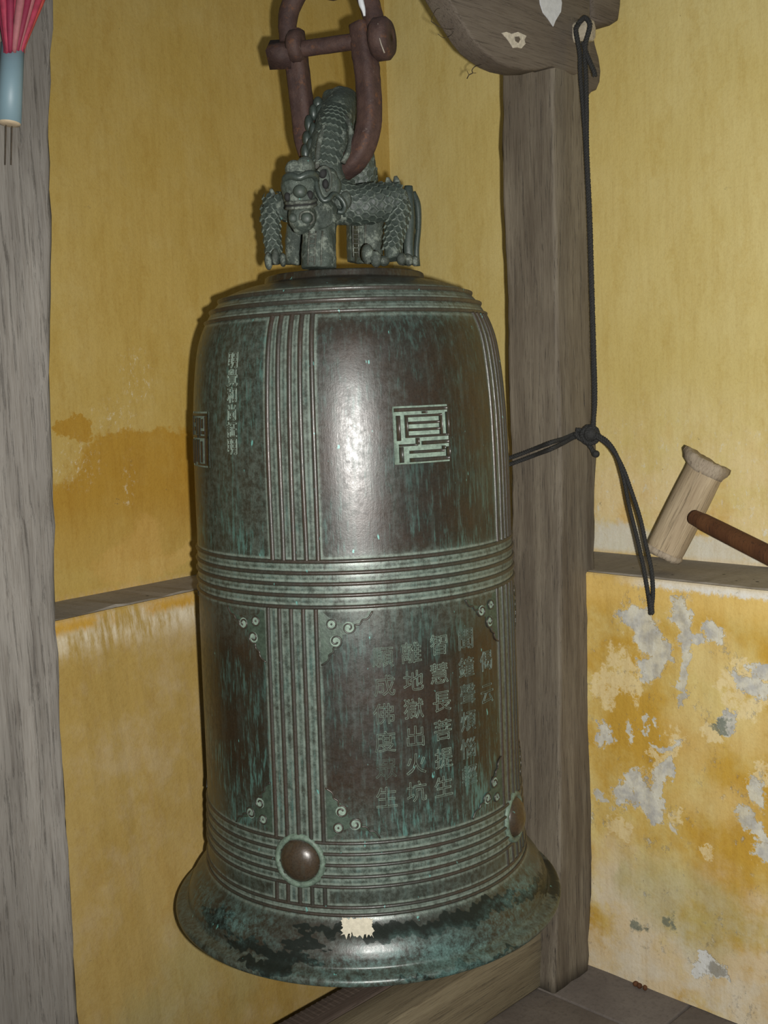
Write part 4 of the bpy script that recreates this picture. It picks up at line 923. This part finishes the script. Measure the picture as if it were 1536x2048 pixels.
# the frayed lip is mushroomed out mostly to one side
dirl = at_plane(1372, 915, U, SM)-at_plane(1416, 930, U, SM); dl = np.array([dirl @ e1, dirl @ e2]); dl /= np.linalg.norm(dl)
V = [(x+dl[0]*max(0, (x*dl[0]+y*dl[1])/MR)*.014*(z > -.015), y+dl[1]*max(0, (x*dl[0]+y*dl[1])/MR)*.014*(z > -.015), z+max(0, (x*dl[0]+y*dl[1])/MR)*.010) for x, y, z in V]
fr_ = obj('frayed_rim', (V, lipm[1]), MAT_MEND, mal, world=False, label='splayed and frayed striking end'); put(fr_, B-ax*.002)
bt = headmesh([(-.006, MR*.6, 0), (-.004, MR*.93, .02), (.004, MR*1.03, .035), (.012, MR*1.0, .01)], 48, seed=9); b_ = obj('frayed_rim', bt, MAT_MEND, mal, world=False, label='battered lower end'); put(b_, A)
h0 = at_plane(1404, 1043, U, SM-.052); h1 = at_plane(1600, 1142, U, SM-.20)
hp = np.array([h0+(h1-h0)*t for t in (-.10, 0, .03, .2, .5, 1, 1.25)]); hr = np.array([.018, .0195, .0205, .0210, .0212, .0215, .0215])
hq = spline(np.hstack([hp, hr[:, None]]), 24); o_ = obj('handle', sweep(hq[:, :3], hq[:, 3], 18), MAT_HANDLE, mal)

# ================================================================== WHISK on the near post
WP = OB+.076+.024
wh = empty('ribbon_whisk', at_plane(21, 180, N, WP)); tag(wh, 'pink ribbon whisk with pale blue tube fixed to the near grey post', 'whisk')
def wp(px, py, off=0): return at_plane(px, py, N, WP+off)
wr = 22*1.70/FPX
t0, t1 = wp(25.5, 90), wp(19, 246)
obj('tube', sweep([t0, t0+(t1-t0)*.5, t1], wr, 28), MAT_TUBE, wh)
obj('end_plug', sweep([t1-(t1-t0)*.03, t1, t1+(t1-t0)*.015, t1+(t1-t0)*.03], [wr*.97, wr*.97, wr*.93, wr*.6], 28), MAT_CAP, wh)
n_r = 13
for i in range(n_r):
    f_ = i/(n_r-1); bx = 11+36*f_; tx = -2+88*f_; dz = .009*math.sin(i*2.4)+.014*math.sin(math.pi*f_)
    Pp = spline([np.append(wp(bx-1, 106, .004+dz*.3), .0034), np.append(wp(bx, 92, .008+dz*.6), .0042), np.append(wp(bx+(tx-bx)*.45, 45, .012+dz), .0056), np.append(wp(tx, -10, .014+dz), .0066), np.append(wp(tx+(tx-bx)*.5, -70, .016+dz), .007)], 26)
    obj('ribbon', sweep(Pp[:, :3], Pp[:, 3], 8, up=(N[0], N[1], 0), flat=.8), MAT_PINK[[2, 0, 3, 2, 0, 2, 3, 0, 2, 3, 1, 0, 1][i]], wh)
for px in (12, 24): obj('bristle', sweep([wp(px, 250, 0), wp(px-1, 290, -.010), wp(px-2, 330, -.018)], .0011, 6), MAT_ROOT, wh)

# ================================================================== debris at the foot of the wall
dv, df = join(*[ball((.588+.010*i_+.003*math.sin(i_*5), 2.672-.010*i_, .006), (.008-.001*i_, .006, .007), 10, 7) for i_ in range(3)])
tag(obj('rusty_lump', (dv, df), MAT_HANDLE), 'tiny rusty brown lump at the foot of the right wall', 'debris')

# ================================================================== dry rootlets by the bracket
rt_ = empty('dry_rootlets', at_plane(940, 80, N, OB+.06)); tag(rt_, 'thin dry rootlets dangling off the carved bracket edge', 'rootlets')
def root(pts, w): 
    P = [at_plane(x, y, N, OB+.058+.01*math.sin(x)) for x, y in pts]; return sweep(spline(P, len(P)*4), w, 5)
for pts, w in (([(972, 124), (960, 130), (950, 133), (944, 140), (945, 146), (938, 150), (934, 157)], .0011), ([(985, 128), (986, 138), (990, 144), (1000, 143)], .0007), ([(914, 54), (905, 58), (893, 58), (880, 54), (870, 48), (862, 42)], .0009), ([(908, 62), (902, 70), (893, 75), (885, 75), (876, 68)], .0006), ([(862, 42), (866, 30), (874, 18), (884, 17)], .0005), ([(909, 57), (909, 72)], .0006), ([(945, 146), (952, 146)], .0006), ([(938, 150), (934, 142)], .0006)):
    obj('rootlet', root(pts, w), MAT_ROOT, rt_)
